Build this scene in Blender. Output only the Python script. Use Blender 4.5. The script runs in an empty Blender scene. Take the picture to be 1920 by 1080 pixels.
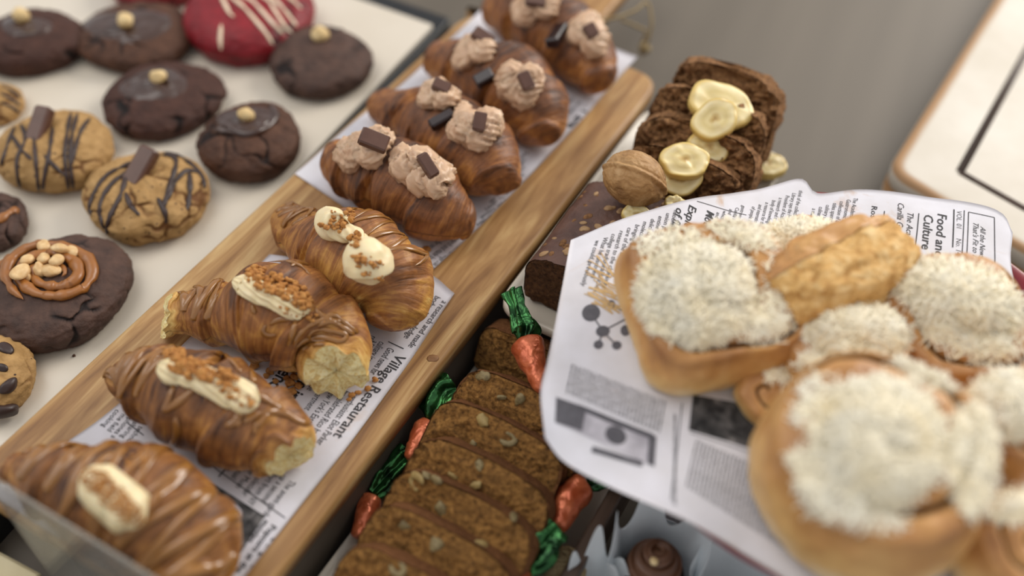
import bpy, math, random
import numpy as np
from mathutils import Vector, Matrix
from mathutils.bvhtree import BVHTree
rnd = random.Random(11)
C = bpy.context.scene.collection
V = lambda *a: np.array(a, float)

# ---------------------------------------------------------------- camera
FPX = 1863.0
ROLL = math.radians(3.2)
PITCH = math.atan(2096*math.cos(ROLL)/FPX)
CAM = V(0, 0, 0.58)
_F = V(0, math.cos(PITCH), -math.sin(PITCH)); _U0 = V(0, math.sin(PITCH), math.cos(PITCH)); _R0 = V(1, 0, 0)
_R = _R0*math.cos(ROLL) + _U0*math.sin(ROLL); _U = _U0*math.cos(ROLL) - _R0*math.sin(ROLL)
cam = bpy.data.objects.new('camera', bpy.data.cameras.new('camera')); C.objects.link(cam)
cam.data.sensor_width = 36; cam.data.lens = FPX/1920*36
cam.matrix_world = Matrix(((_R[0], _U[0], -_F[0], CAM[0]), (_R[1], _U[1], -_F[1], CAM[1]), (_R[2], _U[2], -_F[2], CAM[2]), (0, 0, 0, 1)))
cam.data.clip_start = 0.01
cam.data.dof.use_dof = True; cam.data.dof.focus_distance = 0.655; cam.data.dof.aperture_fstop = 1.9
bpy.context.scene.camera = cam

# ---------------------------------------------------------------- light
sc = bpy.context.scene
sc.view_settings.view_transform = 'Standard'; sc.view_settings.look = 'None'
sc.view_settings.exposure = 0.0; sc.view_settings.gamma = 1.0; sc.view_settings.use_curve_mapping = False
w = bpy.data.worlds.new('room_light'); sc.world = w; w.use_nodes = True
w.node_tree.nodes['Background'].inputs[0].default_value = (0.96, 0.97, 1.0, 1)
w.node_tree.nodes['Background'].inputs[1].default_value = 0.62
def area(name, loc, target, sx, sy, power, col):
    l = bpy.data.lights.new(name, 'AREA'); l.shape = 'RECTANGLE'; l.size = sx; l.size_y = sy; l.energy = power; l.color = col
    o = bpy.data.objects.new(name, l); C.objects.link(o); o.location = loc
    d = Vector(target) - Vector(loc); o.rotation_euler = d.to_track_quat('-Z', 'Y').to_euler(); return o
area('window_daylight', (1.9, 2.1, 1.5), (0, .5, 0), 1.6, 1.3, 68, (1.0, .95, .88))
area('left_fill_light', (-1.1, .8, 1.9), (-.3, .5, 0), 1.5, 1.5, 17, (1.0, .97, .93))  # added overhead fill without a seen source, brightens the left side

# ---------------------------------------------------------------- helpers
def ray(x, y):
    d = _F*FPX + _R*(x-960) + _U*(540-y); return d/np.linalg.norm(d)
def P(x, y, z):
    d = ray(x, y); return CAM + d*((z-CAM[2])/d[2])
def pix(p):
    d = np.asarray(p)-CAM; return (960+FPX*(d @ _R)/(d @ _F), 540-FPX*(d @ _U)/(d @ _F))
def depth(p): return float((np.asarray(p)-CAM) @ _F)
def px2m(rpx, p): return rpx*depth(p)/FPX
BA = math.radians(63.13)
L3 = V(math.cos(BA), math.sin(BA), 0); W3 = V(math.sin(BA), -math.cos(BA), 0); Z3 = V(0, 0, 1)

def _hash(i, j, k, s):
    n = (i*374761393 + j*668265263 + k*2147483647 + s*144665) & 0xffffffff
    n = ((n ^ (n >> 13))*1274126177) & 0xffffffff
    n = ((n ^ (n >> 16))*2246822519) & 0xffffffff
    return ((n ^ (n >> 15)) & 0xffffff)/float(0xffffff)
def noise(p, s=0):
    p = np.asarray(p, float); i = np.floor(p).astype(np.int64); f = p-i; f = f*f*(3-2*f); r = 0
    for a in (0, 1):
        for b in (0, 1):
            for c in (0, 1):
                wgt = (f[..., 0] if a else 1-f[..., 0])*(f[..., 1] if b else 1-f[..., 1])*(f[..., 2] if c else 1-f[..., 2])
                r = r + wgt*_hash(i[..., 0]+a, i[..., 1]+b, i[..., 2]+c, s)
    return r*2-1
def fbm(p, s=0, o=3):
    p = np.asarray(p, float); r = 0; a = .5
    for k in range(o): r = r + a*noise(p*2**k, s+k); a *= .5
    return r
def voro(p, s=0):
    p = np.asarray(p, float); i = np.floor(p).astype(np.int64); d1 = np.full(p.shape[:-1], 9.); d2 = d1.copy()
    for a in (-1, 0, 1):
        for b in (-1, 0, 1):
            for c in (-1, 0, 1):
                q = np.stack([i[..., 0]+a, i[..., 1]+b, i[..., 2]+c], -1)
                o = np.stack([_hash(q[..., 0], q[..., 1], q[..., 2], s+k) for k in (1, 2, 3)], -1)
                d = np.linalg.norm(q+o-p, axis=-1)
                d2 = np.where(d < d1, d1, np.minimum(d2, d)); d1 = np.minimum(d1, d)
    return d1, d2-d1
def sstep(a, b, x):
    t = np.clip((x-a)/(b-a), 0, 1); return t*t*(3-2*t)

def root(name, label, cat, loc, group=None):
    o = bpy.data.objects.new(name, None); C.objects.link(o); o.location = Vector([float(c) for c in loc]); o.empty_display_size = .02
    o['label'] = label; o['category'] = cat
    if group: o['group'] = group
    return o
def rloc(o):
    while o.parent: o = o.parent
    return np.array(o.location)
def mk(name, v, f, m, parent=None, uv=None, attr=None, smooth=True, label=None, kind=None):
    """v world coordinates; parts keep the origin of their thing"""
    v = np.asarray(v, float); me = bpy.data.meshes.new(name)
    off = rloc(parent) if parent else v.mean(0)*V(1, 1, 0) + V(0, 0, v[:, 2].min())
    me.from_pydata((v-off).tolist(), [], [tuple(int(a) for a in q) for q in f]); me.validate()
    if smooth: me.polygons.foreach_set('use_smooth', [True]*len(me.polygons))
    if uv is not None:
        l = me.uv_layers.new(name='UVMap'); idx = np.zeros(len(me.loops), int); me.loops.foreach_get('vertex_index', idx)
        l.data.foreach_set('uv', np.asarray(uv)[idx].ravel().astype(float))
    for k, a in (attr or {}).items():
        t = me.attributes.new(k, 'FLOAT', 'POINT'); t.data.foreach_set('value', np.asarray(a, float).ravel())
    if m: me.materials.append(m)
    o = bpy.data.objects.new(name, me); C.objects.link(o)
    if parent: o.parent = parent
    else: o.location = Vector(off.tolist())
    if label: o['label'] = label
    if kind: o['kind'] = kind
    return o
def tag(o, label, cat, group=None, kind=None):
    o['label'] = label; o['category'] = cat
    if group: o['group'] = group
    if kind: o['kind'] = kind
    return o
def gridf(n, m, closed=False, base=0):
    f = []
    for i in range(n-1):
        for j in range(m if closed else m-1):
            k = (j+1) % m; f.append((base+i*m+j, base+i*m+k, base+(i+1)*m+k, base+(i+1)*m+j))
    return f
def join(parts):
    vs, fs, b = [], [], 0
    for v, f in parts:
        vs.append(np.asarray(v)); fs += [tuple(a+b for a in q) for q in f]; b += len(v)
    return np.concatenate(vs), fs
def bvh(*parts):
    v, f = join(parts); return BVHTree.FromPolygons([tuple(a) for a in v], f)
def hit(T, x, y):
    d = ray(x, y); r = T.ray_cast(Vector(CAM), Vector(d))
    if r[0] is None: return None, None
    n = np.array(r[1]);
    if n @ d > 0: n = -n
    return np.array(r[0]), n
def drop(T, x, y, z=1.0):
    r = T.ray_cast(Vector((x, y, z)), Vector((0, 0, -1)))
    return (None, None) if r[0] is None else (np.array(r[0]), np.array(r[1])*(1 if r[1][2] > 0 else -1))
def spline(pts, n):
    p = np.asarray(pts, float)
    if len(p) == 2: return p[0] + (p[1]-p[0])*np.linspace(0, 1, n)[:, None]
    q = np.vstack([2*p[0]-p[1], p, 2*p[-1]-p[-2]]); seg = np.linalg.norm(np.diff(p[:, :2], axis=0), axis=1); cum = np.r_[0, np.cumsum(seg)]
    out = []
    for t in np.linspace(0, cum[-1], n):
        i = min(max(np.searchsorted(cum, t, 'right')-1, 0), len(p)-2); u = (t-cum[i])/max(seg[i], 1e-9)
        a, b, c, d = q[i:i+4]; out.append(.5*(2*b+(c-a)*u+(2*a-5*b+4*c-d)*u*u+(3*b-a-3*c+d)*u**3))
    return np.array(out)
def frames(p, up=Z3):
    t = np.gradient(p, axis=0); t /= np.linalg.norm(t, axis=1)[:, None]+1e-12
    s = np.cross(t, up); s /= np.linalg.norm(s, axis=1)[:, None]+1e-9; u = np.cross(s, t); return t, s, u
def tube(p, r, k=8, flat=1.0, up=None, star=None, twist=0., caps=True):
    p = np.asarray(p, float); n = len(p); r = np.broadcast_to(r, (n,)).astype(float)
    if up is None: t, s, u = frames(p)
    else:
        t = np.gradient(p, axis=0); t /= np.linalg.norm(t, axis=1)[:, None]+1e-12
        s = np.cross(t, up); s /= np.linalg.norm(s, axis=1)[:, None]+1e-9; u = np.cross(s, t)
    a = np.arange(k)*2*math.pi/k; v = []
    for i in range(n):
        rr = r[i]*np.ones(k)
        if star: rr = rr*(1+star[1]*np.cos(star[0]*a+twist*i))
        v.append(p[i]+np.outer(rr*np.cos(a), s[i])+np.outer(rr*np.sin(a)*flat, u[i]))
    v = np.concatenate(v); f = gridf(n, k, True)
    if caps:
        b = len(v); v = np.vstack([v, p[0], p[-1]])
        f += [(b, (j+1) % k, j) for j in range(k)] + [(b+1, (n-1)*k+j, (n-1)*k+(j+1) % k) for j in range(k)]
    return v, f
def taper(n, e=.15, p=.5):
    t = np.linspace(0, 1, n); d = np.minimum(t, 1-t)/e; return np.clip(d, 0, 1)**p
def box(c, ax, ay, az, bev=.0):
    """box with half-axis vectors and rounded edges"""
    c, ax, ay, az = map(np.asarray, (c, ax, ay, az)); L = [np.linalg.norm(a) for a in (ax, ay, az)]; b = min(bev, min(L)*.9)
    if b <= 0:
        v = [c+sx*ax+sy*ay+sz*az for sx in (-1, 1) for sy in (-1, 1) for sz in (-1, 1)]
        return np.array(v), [(0, 1, 3, 2), (4, 6, 7, 5), (0, 4, 5, 1), (2, 3, 7, 6), (0, 2, 6, 4), (1, 5, 7, 3)]
    u = [a/l for a, l in zip((ax, ay, az), L)]; v = []; f = []; idx = {}
    for s in [(i, j, k) for i in (-1, 1) for j in (-1, 1) for k in (-1, 1)]:
        for d in range(3):
            q = c.astype(float).copy()
            for e in range(3): q = q+u[e]*s[e]*(L[e]-(0 if e == d else b))
            idx[s, d] = len(v); v.append(q)
    for d in range(3):
        o = [e for e in range(3) if e != d]
        for sg in (-1, 1):
            q = []
            for a_, b_ in ((-1, -1), (1, -1), (1, 1), (-1, 1)):
                s = [0]*3; s[d] = sg; s[o[0]] = a_; s[o[1]] = b_; q.append(idx[tuple(s), d])
            f.append(q)
        for a_ in (-1, 1):
            for b_ in (-1, 1):
                s1 = [0]*3; s2 = [0]*3; s1[d] = -1; s2[d] = 1
                for s in (s1, s2): s[o[0]] = a_; s[o[1]] = b_
                f.append((idx[tuple(s1), o[0]], idx[tuple(s2), o[0]], idx[tuple(s2), o[1]], idx[tuple(s1), o[1]]))
    for s in [(i, j, k) for i in (-1, 1) for j in (-1, 1) for k in (-1, 1)]: f.append([idx[s, d] for d in range(3)])
    v = np.array(v); out = []
    for q in f:
        n = np.cross(v[q[1]]-v[q[0]], v[q[2]]-v[q[0]]); m = v[list(q)].mean(0)-c
        out.append(tuple(q) if n @ m > 0 else tuple(q)[::-1])
    return v, out
_ico = {}
def ico(sub=1):
    if sub not in _ico:
        import bmesh
        b = bmesh.new(); bmesh.ops.create_icosphere(b, subdivisions=sub, radius=1)
        _ico[sub] = (np.array([list(v.co) for v in b.verts]), [tuple(v.index for v in q.verts) for q in b.faces]); b.free()
    return _ico[sub]
def lump(c, r, s=0, amp=.35, sub=2, scale=(1, 1, 1), rot=None, fr=1.5):
    v, f = ico(sub); v = v*(1+amp*noise(v*fr+s*7.3, s))[:, None]*np.array(scale)*r
    if rot is not None: v = v @ np.asarray(rot).T
    return v+c, f
def rotm(ang, axis): return np.array(Matrix.Rotation(ang, 3, Vector(axis)))
def basis(n, hint=V(1, 0, 0)):
    n = n/np.linalg.norm(n); x = hint-n*(hint @ n); x /= np.linalg.norm(x); return np.stack([x, np.cross(n, x), n], 1)

# ---------------------------------------------------------------- materials
def lin(h):
    h = h.lstrip('#'); c = [int(h[i:i+2], 16)/255 for i in (0, 2, 4)]
    return tuple(x/12.92 if x <= .04045 else ((x+.055)/1.055)**2.4 for x in c)+(1,)
class Mat:
    def __init__(s, name, rough=.5, spec=.5, coat=0, sss=0, sssr=.004):
        s.m = bpy.data.materials.new(name); s.m.use_nodes = True; s.t = s.m.node_tree; s.b = s.t.nodes['Principled BSDF']
        s.b.inputs['Roughness'].default_value = rough; s.b.inputs['Specular IOR Level'].default_value = spec
        s.b.inputs['Coat Weight'].default_value = coat; s.b.inputs['Coat Roughness'].default_value = .2
        if sss: s.b.inputs['Subsurface Weight'].default_value = sss; s.b.inputs['Subsurface Radius'].default_value = (1, .7, .4); s.b.inputs['Subsurface Scale'].default_value = sssr
        s._h = None
    def n(s, ty, **k):
        o = s.t.nodes.new(ty)
        for a, b in k.items():
            if a in o.inputs: o.inputs[a].default_value = b
            else: setattr(o, a, b)
        return o
    def l(s, a, b): s.t.links.new(a, b)
    def coords(s, kind='Object', scale=(1, 1, 1), rot=(0, 0, 0)):
        mp = s.n('ShaderNodeMapping'); mp.inputs['Scale'].default_value = scale; mp.inputs['Rotation'].default_value = rot
        s.l(s.n('ShaderNodeTexCoord').outputs[kind], mp.inputs[0]); return mp.outputs[0]
    def noise(s, co, scale, detail=4, rough=.55, dist=0):
        o = s.n('ShaderNodeTexNoise', Scale=scale, Detail=detail, Roughness=rough, Distortion=dist); s.l(co, o.inputs['Vector']); return o.outputs['Fac']
    def voro(s, co, scale, feat='F1'):
        o = s.n('ShaderNodeTexVoronoi', Scale=scale); o.feature = feat; s.l(co, o.inputs['Vector']); return o.outputs['Distance']
    def attr(s, name): return s.n('ShaderNodeAttribute', attribute_name=name).outputs['Fac']
    def ramp(s, fac, stops):
        o = s.n('ShaderNodeValToRGB'); e = o.color_ramp.elements
        while len(e) < len(stops): e.new(.5)
        for k, (p, c) in enumerate(stops): e[k].position = p; e[k].color = lin(c) if isinstance(c, str) else (c, c, c, 1)
        s.l(fac, o.inputs[0]); return o.outputs[0]
    def mix(s, fac, a, b, mode='MIX'):
        o = s.n('ShaderNodeMix', data_type='RGBA', blend_type=mode)
        for x, i in ((fac, 0), (a, 6), (b, 7)):
            if hasattr(x, 'links'): s.l(x, o.inputs[i])
            elif isinstance(x, str): o.inputs[i].default_value = lin(x)
            else: o.inputs[i].default_value = x
        return o.outputs[2]
    def math(s, op, a, b=0.):
        o = s.n('ShaderNodeMath', operation=op)
        for x, i in ((a, 0), (b, 1)):
            if hasattr(x, 'links'): s.l(x, o.inputs[i])
            else: o.inputs[i].default_value = x
        return o.outputs[0]
    def color(s, c):
        if isinstance(c, str): s.b.inputs['Base Color'].default_value = lin(c)
        else: s.l(c, s.b.inputs['Base Color'])
        return s
    def rough(s, c): s.l(c, s.b.inputs['Roughness']); return s
    def bump(s, h, strength=.5, dist=.001):
        o = s.n('ShaderNodeBump', Strength=strength, Distance=dist); s.l(h, o.inputs['Height'])
        if s._h: s.l(s._h, o.inputs['Normal'])
        s._h = o.outputs[0]; s.l(s._h, s.b.inputs['Normal']); return s
def simple(name, stops, scale=60, rough=.5, bump=.3, bd=.001, coat=0, sss=0, detail=4, spec=.5, bscale=None, dist=0):
    m = Mat(name, rough, spec, coat, sss); co = m.coords()
    n = m.noise(co, scale, detail, dist=dist)
    if len(stops) == 1: m.color(stops[0])
    else: m.color(m.ramp(n, [(.25+.5*i/(len(stops)-1), c) for i, c in enumerate(stops)]))
    if bump: m.bump(m.noise(co, bscale or scale*2, 4), bump, bd)
    return m.m

def mat_croissant(name, pale, gold, brown, dark, shift=0.):
    m = Mat(name, .5, .42, .06); uv = m.coords('UV', (1, 1, 1))
    big = m.noise(m.coords(), 55, 4, .6, .6)
    mp = m.coords('UV', (480, 5, 1)); fine = m.noise(mp, 1, 5, .6, .4)
    mp2 = m.coords('UV', (150, 6.0, 1)); mid = m.noise(mp2, 1, 3, .5, .6)
    f = m.math('ADD', m.math('MULTIPLY', m.attr('bake'), .42), m.math('MULTIPLY', fine, .62))
    f = m.math('ADD', f, m.math('MULTIPLY', mid, .42)); f = m.math('ADD', f, m.math('MULTIPLY', big, .85))
    f = m.math('SUBTRACT', f, .745-shift)
    m.color(m.ramp(f, [(.04, pale), (.26, gold), (.5, brown), (.78, dark)]))
    m.bump(mid, .8, .002); m.bump(fine, .9, .0012)
    m.rough(m.ramp(big, [(.3, .4), (.7, .6)])); return m.m
M_CR = [mat_croissant('croissant_crust', '#e8c277', '#c18a45', '#8c5a2d', '#4b2b17', -.02),
        mat_croissant('croissant_crust_golden', '#eecb7c', '#cb954b', '#976030', '#57331a', -.07),
        mat_croissant('croissant_crust_reddish', '#dfab62', '#b67b40', '#87532c', '#482a18', -.01)]
m = Mat('croissant_crumb', .7, .3, sss=.1); co = m.coords(); n1 = m.noise(co, 260, 4, dist=1.5)
m.color(m.ramp(n1, [(.3, '#cfa860'), (.5, '#ecd898'), (.72, '#f6eabd')])); m.bump(n1, .8, .0018); M_CRUMB = m.m
M_CARAMEL = simple('caramel_glaze', ['#845627', '#9c6b30'], 60, .22, .15, .0004, coat=.5)
M_CREAM = simple('vanilla_cream', ['#e9d3a0', '#f2e2bb'], 90, .42, .25, .0005, sss=.25)
M_MOCHA = simple('mocha_cream', ['#c49c7c', '#dcbc9c'], 90, .4, .25, .0006, sss=.2)
M_BISC = simple('biscuit_crumb', ['#8a5324', '#b97f40', '#c89452'], 300, .85, .6, .0008)
M_CHOC = simple('milk_chocolate', ['#52352a', '#634538'], 60, .35, .1, .0003)
M_CHOCBREAK = simple('chocolate_broken_edge', ['#583a2e', '#7d6052'], 500, .55, .7, .0006)
M_DARKCHOC = simple('dark_chocolate_stick', ['#1c0f10', '#2c1b1c'], 60, .38, .25, .0008, coat=.1)
def mat_cookie(name, c, cr, chips=None, crumbscale=420, rough=.7, bd=.0012):
    m = Mat(name, rough, .35); co = m.coords(); n = m.noise(co, 90, 5); f = m.noise(co, crumbscale, 4)
    col = m.ramp(n, [(.3, c[0]), (.7, c[1])]); col = m.mix(m.ramp(m.attr('crack'), [(.1, 0.), (.8, 1.)]), col, cr)
    if chips:
        v = m.voro(co, 150); col = m.mix(m.ramp(v, [(.10, 1.), (.15, 0.)]), col, chips)
    m.color(col); m.bump(f, .6, bd); return m.m
M_CK_CHOC = mat_cookie('chocolate_cookie', ('#43291c', '#5c3c2a'), '#1f100b')
M_CK_DARK = mat_cookie('dark_chocolate_cookie', ('#3a2119', '#4d2f24'), '#120907')
M_CK_PURP = mat_cookie('cocoa_cookie', ('#412f28', '#5a4136'), '#1e120f')
M_CK_RED = mat_cookie('red_velvet_cookie', ('#701019', '#8e1a24'), '#3c080d', None, 300, .5)
M_CK_CHIP = mat_cookie('chocolate_chip_cookie', ('#94703f', '#b8925e'), '#6e4620', '#33201a')
M_GAN = simple('chocolate_ganache', ['#38231a', '#483025'], 40, .3, .15, .001, coat=.35)
M_DRIZ = simple('dark_chocolate_drizzle', ['#2c1c17', '#3a2620'], 60, .45, .1)
M_WDRIZ = simple('white_chocolate_drizzle', ['#e2c9a8', '#eedcc4'], 60, .5, .1)
M_PB = simple('peanut_butter_icing', ['#8a5524', '#a3682e'], 60, .4, .15, .0005, coat=.15)
M_NUT = simple('hazelnut_flesh', ['#cba768', '#ead2a0'], 160, .5, .3, .0006)
M_PEANUT = simple('chopped_peanut', ['#c79c63', '#e6c795'], 220, .5, .35, .0006)
# wood
def mat_wood(name, stops, rot, sx=14, sy=1.5, rough=.45, fine=.35):
    m = Mat(name, rough, .4); co = m.coords('Object', (1, 1, 1), (0, 0, rot))
    mp = m.n('ShaderNodeMapping'); mp.inputs['Scale'].default_value = (sy, sx, sx); m.l(co, mp.inputs[0])
    a = m.noise(mp.outputs[0], 4.2, 5, .6, 1.4)
    mp2 = m.n('ShaderNodeMapping'); mp2.inputs['Scale'].default_value = (8, 170, 170); m.l(co, mp2.inputs[0])
    b = m.noise(mp2.outputs[0], 3.0, 4, .6, .2)
    f = m.math('ADD', m.math('MULTIPLY', a, 1-fine*.5), m.math('MULTIPLY', b, fine*.5))
    m.color(m.ramp(f, stops)); m.bump(b, .25, .0005); return m.m
M_WOOD = mat_wood('acacia_wood', [(.28, '#6b4626'), (.42, '#926a3e'), (.54, '#ab8352'), (.68, '#c9a772')], -BA, 16)
M_KNOT = simple('wood_knot', ['#7a5230', '#946a40'], 200, .6, .1)
M_PALEW = simple('pale_birch_wood', ['#c9b98e', '#ddcfa8'], 30, .6, .1)
M_PLINTH = simple('taupe_laminate', ['#4f463c', '#5e554a'], 20, .6, .1)
M_SLAT = mat_wood('dark_walnut_wood', [(.3, '#3b2c22'), (.7, '#58463a')], -BA, 20)
m = Mat('white_tray_enamel', .32, .5); m.color(m.ramp(m.noise(m.coords(), 8, 3), [(.3, '#cfc4b2'), (.7, '#d9cfbf')])); M_WHITE = m.m
M_BLACK = simple('black_metal', ['#0c0d0e', '#18191b'], 80, .4, .1)
m = Mat('grey_laminate', .55, .4); co = m.coords('Object', (1, 1, 1), (0, 0, -1.2)); mp = m.n('ShaderNodeMapping'); mp.inputs['Scale'].default_value = (.6, 9, 9); m.l(co, mp.inputs[0])
m.color(m.ramp(m.noise(mp.outputs[0], 1.3, 3, .5, .3), [(.3, '#5b5348'), (.7, '#6c6357')])); M_COUNTER = m.m
m = Mat('distressed_white_paint', .5, .4); co = m.coords(); n1 = m.noise(co, 14, 5); n2 = m.attr('wear')
col = m.ramp(n1, [(.3, '#c4baa9'), (.7, '#d6cec1')]); col = m.mix(m.ramp(m.math('MULTIPLY', n2, m.math('ADD', n1, .55)), [(.35, 0.), (.75, 1.)]), col, '#a9825a'); m.color(col); M_WPAINT = m.m
def mat_paper(name, stain=.0):
    m = Mat(name, .6, .3); co = m.coords(); n = m.noise(co, 30, 4); c = m.ramp(n, [(.3, '#cdcacd'), (.7, '#dddbe2')])
    c = m.mix(m.ramp(m.noise(co, 22, 5, .6, .8), [(.63, 0.), (.78, .75 if stain else .35)]), c, '#b98a4e'); m.color(c); m.bump(n, .4, .001)
    m.b.inputs['Subsurface Weight'].default_value = 0; return m.m
M_PAPER = mat_paper('newsprint_paper', 0); M_PAPER2 = mat_paper('greased_newsprint_paper', 1)
M_INK = simple('black_ink', ['#262426', '#3a383b'], 200, .7, 0)
M_INK2 = simple('grey_ink', ['#4c4a50', '#605e64'], 200, .7, 0)
m = Mat('halftone_picture_ink', .7, .2); n = m.noise(m.coords(), 120, 3, .5, .6); m.color(m.ramp(n, [(.35, '#2a2a2b'), (.6, '#5d5b5b'), (.75, '#9a9694')])); M_PHOTO = m.m; M_STAIN = simple('ochre_ink', ['#b8935a', '#cfb080'], 150, .7, 0)
m = Mat('pale_picture_ink', .7, .2); n = m.noise(m.coords(), 70, 2, .5, .4); m.color(m.ramp(n, [(.35, '#a39fa6'), (.65, '#cfcbd2')])); M_PHOTOL = m.m
def mat_cake(name, c, dark, spots):
    m = Mat(name, .85, .25); co = m.coords(); n = m.noise(co, 75, 6, .65); f = m.noise(co, 330, 5, .7)
    col = m.ramp(f, [(.3, dark), (.5, c[0]), (.72, c[1])])
    col = m.mix(m.ramp(n, [(.5, 0.), (.75, .55)]), col, spots)
    m.color(col); m.bump(f, 1.0, .003); m.bump(n, .5, .003); return m.m
M_CARROT = mat_cake('carrot_cake_crumb', ('#996c38', '#c6924f'), '#452c16', '#73502c')
M_CARROTC = mat_cake('carrot_cake_crust', ('#7e5230', '#93633a'), '#6b4222', '#8a5a32')
M_BANB = mat_cake('banana_bread_crumb', ('#8f6540', '#bd8e5c'), '#4c3521', '#ac7d57')
M_BANF = mat_cake('banana_bread_dark_crumb', ('#5b3b22', '#74502f'), '#2c1b10', '#4c311c')
M_BANT = simple('banana_bread_crust', ['#4a3027', '#654639'], 90, .5, .6, .002)
M_WALN = simple('walnut_kernel', ['#5f5033', '#8f7d54', '#4b3b26'], 240, .6, .5, .001)
M_WALNP = simple('pale_walnut_kernel', ['#8d7442', '#b39a62'], 200, .6, .4, .001)
m = Mat('walnut_shell', .55, .35); co = m.coords(); n = m.noise(co, 60, 5, .6, 1.2); m.color(m.ramp(n, [(.3, '#7d5833'), (.5, '#a98152'), (.7, '#bf9a6c')])); m.bump(m.noise(co, 130, 4, .6, 1.5), .6, .0015); M_SHELL = m.m
M_SEED = simple('seed_flake', ['#8d6a45', '#b08d63'], 200, .6, .3)
m = Mat('banana_flesh', .38, .5, .2, .2); a = m.attr('rad'); col = m.ramp(a, [(.0, '#a98548'), (.14, '#c9ab68'), (.3, '#e3d098'), (.5, '#d9c487'), (.8, '#ecdcab'), (.95, '#d8ba6a')]); m.color(col)
m.bump(m.noise(m.coords(), 300, 4), .3, .0006); M_BAN = m.m
m = Mat('bun_crust', .48, .4, .08); co = m.coords(); n = m.noise(co, 45, 5)
col = m.ramp(m.math('ADD', m.math('MULTIPLY', m.attr('bake'), .6), m.math('MULTIPLY', n, .6)), [(.2, '#ecd2a2'), (.42, '#dcb070'), (.62, '#c38f54'), (.88, '#95633a')])
col = m.mix(m.attr('fill'), col, '#54331f'); m.color(col); m.bump(m.noise(co, 160, 4), .4, .001); M_BUN = m.m
m = Mat('bun_crumb', .75, .3); co = m.coords(); n = m.noise(co, 110, 6, .65, .6); m.color(m.ramp(n, [(.3, '#a9743a'), (.5, '#d9ab68'), (.7, '#efd09a')])); m.bump(n, .9, .003); M_BUNC = m.m
M_CHEESE = simple('grated_cheese', ['#fff2d0', '#fffaea'], 60, .6, 0, .0004, sss=.0)
M_RED = simple('red_ceramic', ['#7c0f1c', '#8c1622'], 20, .25, 0, coat=.3)
M_BLUE = simple('blue_printed_paper', ['#3b5e9c', '#5f86c4'], 200, .5, 0)
m = Mat('orange_foil', .3, .6); co = m.coords(); n = m.noise(co, 110, 3, .5, .8); m.color(m.ramp(n, [(.3, '#b4512c'), (.7, '#d6764c')])); m.b.inputs['Metallic'].default_value = .35; m.bump(n, .6, .003); M_ORF = m.m
m = Mat('green_foil', .22, .6); co = m.coords(); n = m.noise(co, 90, 2, .5, .8); m.color(m.ramp(n, [(.35, '#14321a'), (.7, '#3f7c42')])); m.b.inputs['Metallic'].default_value = .75; m.bump(n, .7, .004); M_GRF = m.m
m = Mat('parchment_paper', .55, .3); m.color('#f0f2f2'); m.b.inputs['Transmission Weight'].default_value = .0
tr = m.n('ShaderNodeBsdfTranslucent'); tr.inputs[0].default_value = lin('#dfe8ee'); mxs = m.n('ShaderNodeMixShader', Fac=.4); m.l(m.b.outputs[0], mxs.inputs[1]); m.l(tr.outputs[0], mxs.inputs[2])
m.l(mxs.outputs[0], m.t.nodes['Material Output'].inputs[0]); M_PARCH = m.m
M_FROST = simple('chocolate_frosting', ['#5a3a26', '#6e4a33'], 80, .45, .3, .0006)
M_MUFF = mat_cookie('cupcake_sponge', ('#22140f', '#321e16'), '#120a07')
m = Mat('jute_twine', .9, .1); co = m.coords(); n = m.noise(co, 500, 4); m.color(m.ramp(n, [(.3, '#8a7653'), (.7, '#b6a27c')])); m.bump(n, .8, .001); M_TWINE = m.m
m = Mat('acrylic_painted_reflection', .12, .5); m.color('#a8a49a'); tp = m.n('ShaderNodeBsdfTransparent'); tp.inputs[0].default_value = (.96, .96, .95, 1)
mxs = m.n('ShaderNodeMixShader', Fac=.62); m.l(m.b.outputs[0], mxs.inputs[1]); m.l(tp.outputs[0], mxs.inputs[2]); m.l(mxs.outputs[0], m.t.nodes['Material Output'].inputs[0]); M_ACR = m.m  # grey mixed into the sheet stands for a blurred reflection veil

ZB = .06      # top face of the serving board
# ---------------------------------------------------------------- large structure
def slab_poly(pts, z0, z1, bev=.0, nb=4):
    """closed outline (world XY) extruded z0..z1 with rounded top edge"""
    p = np.array([[q[0], q[1]] for q in pts]); n = len(p); c = p.mean(0)
    nx = np.roll(p, -1, 0)-np.roll(p, 1, 0); nrm = np.stack([nx[:, 1], -nx[:, 0]], 1); nrm /= np.linalg.norm(nrm, axis=1)[:, None]
    if ((p-c)*nrm).sum() < 0: nrm = -nrm
    rings = [(0, z0)]
    for k in range(nb+1):
        a = math.pi/2*k/nb; rings.append((-bev*(1-math.cos(a)), z1-bev+bev*math.sin(a)))
    v = []
    for o, z in rings: v += [[*(p[i]+nrm[i]*o), z] for i in range(n)]
    f = gridf(len(rings), n, True); f.append(list(range((len(rings)-1)*n, len(rings)*n))); f.append(list(range(n))[::-1])
    return np.array(v), f
def rounded(corners, rads, k=8):
    out = []; n = len(corners); c = [np.asarray(q, float)[:2] for q in corners]
    for i in range(n):
        a, b, d = c[i-1], c[i], c[(i+1) % n]; r = rads[i] if hasattr(rads, '__len__') else rads
        u = (a-b)/np.linalg.norm(a-b); w_ = (d-b)/np.linalg.norm(d-b)
        if r <= 0: out.append(b); continue
        for t in np.linspace(0, 1, k): out.append((1-t)**2*(b+u*r)+2*t*(1-t)*b+t*t*(b+w_*r))
    return out

v, f = box(V(.1, .75, -.02), V(.95, 0, 0), V(0, .75, 0), V(0, 0, .02), .004)
tag(mk('countertop', v, f, M_COUNTER, smooth=False), 'grey taupe laminate counter under all the trays', 'countertop')

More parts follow.
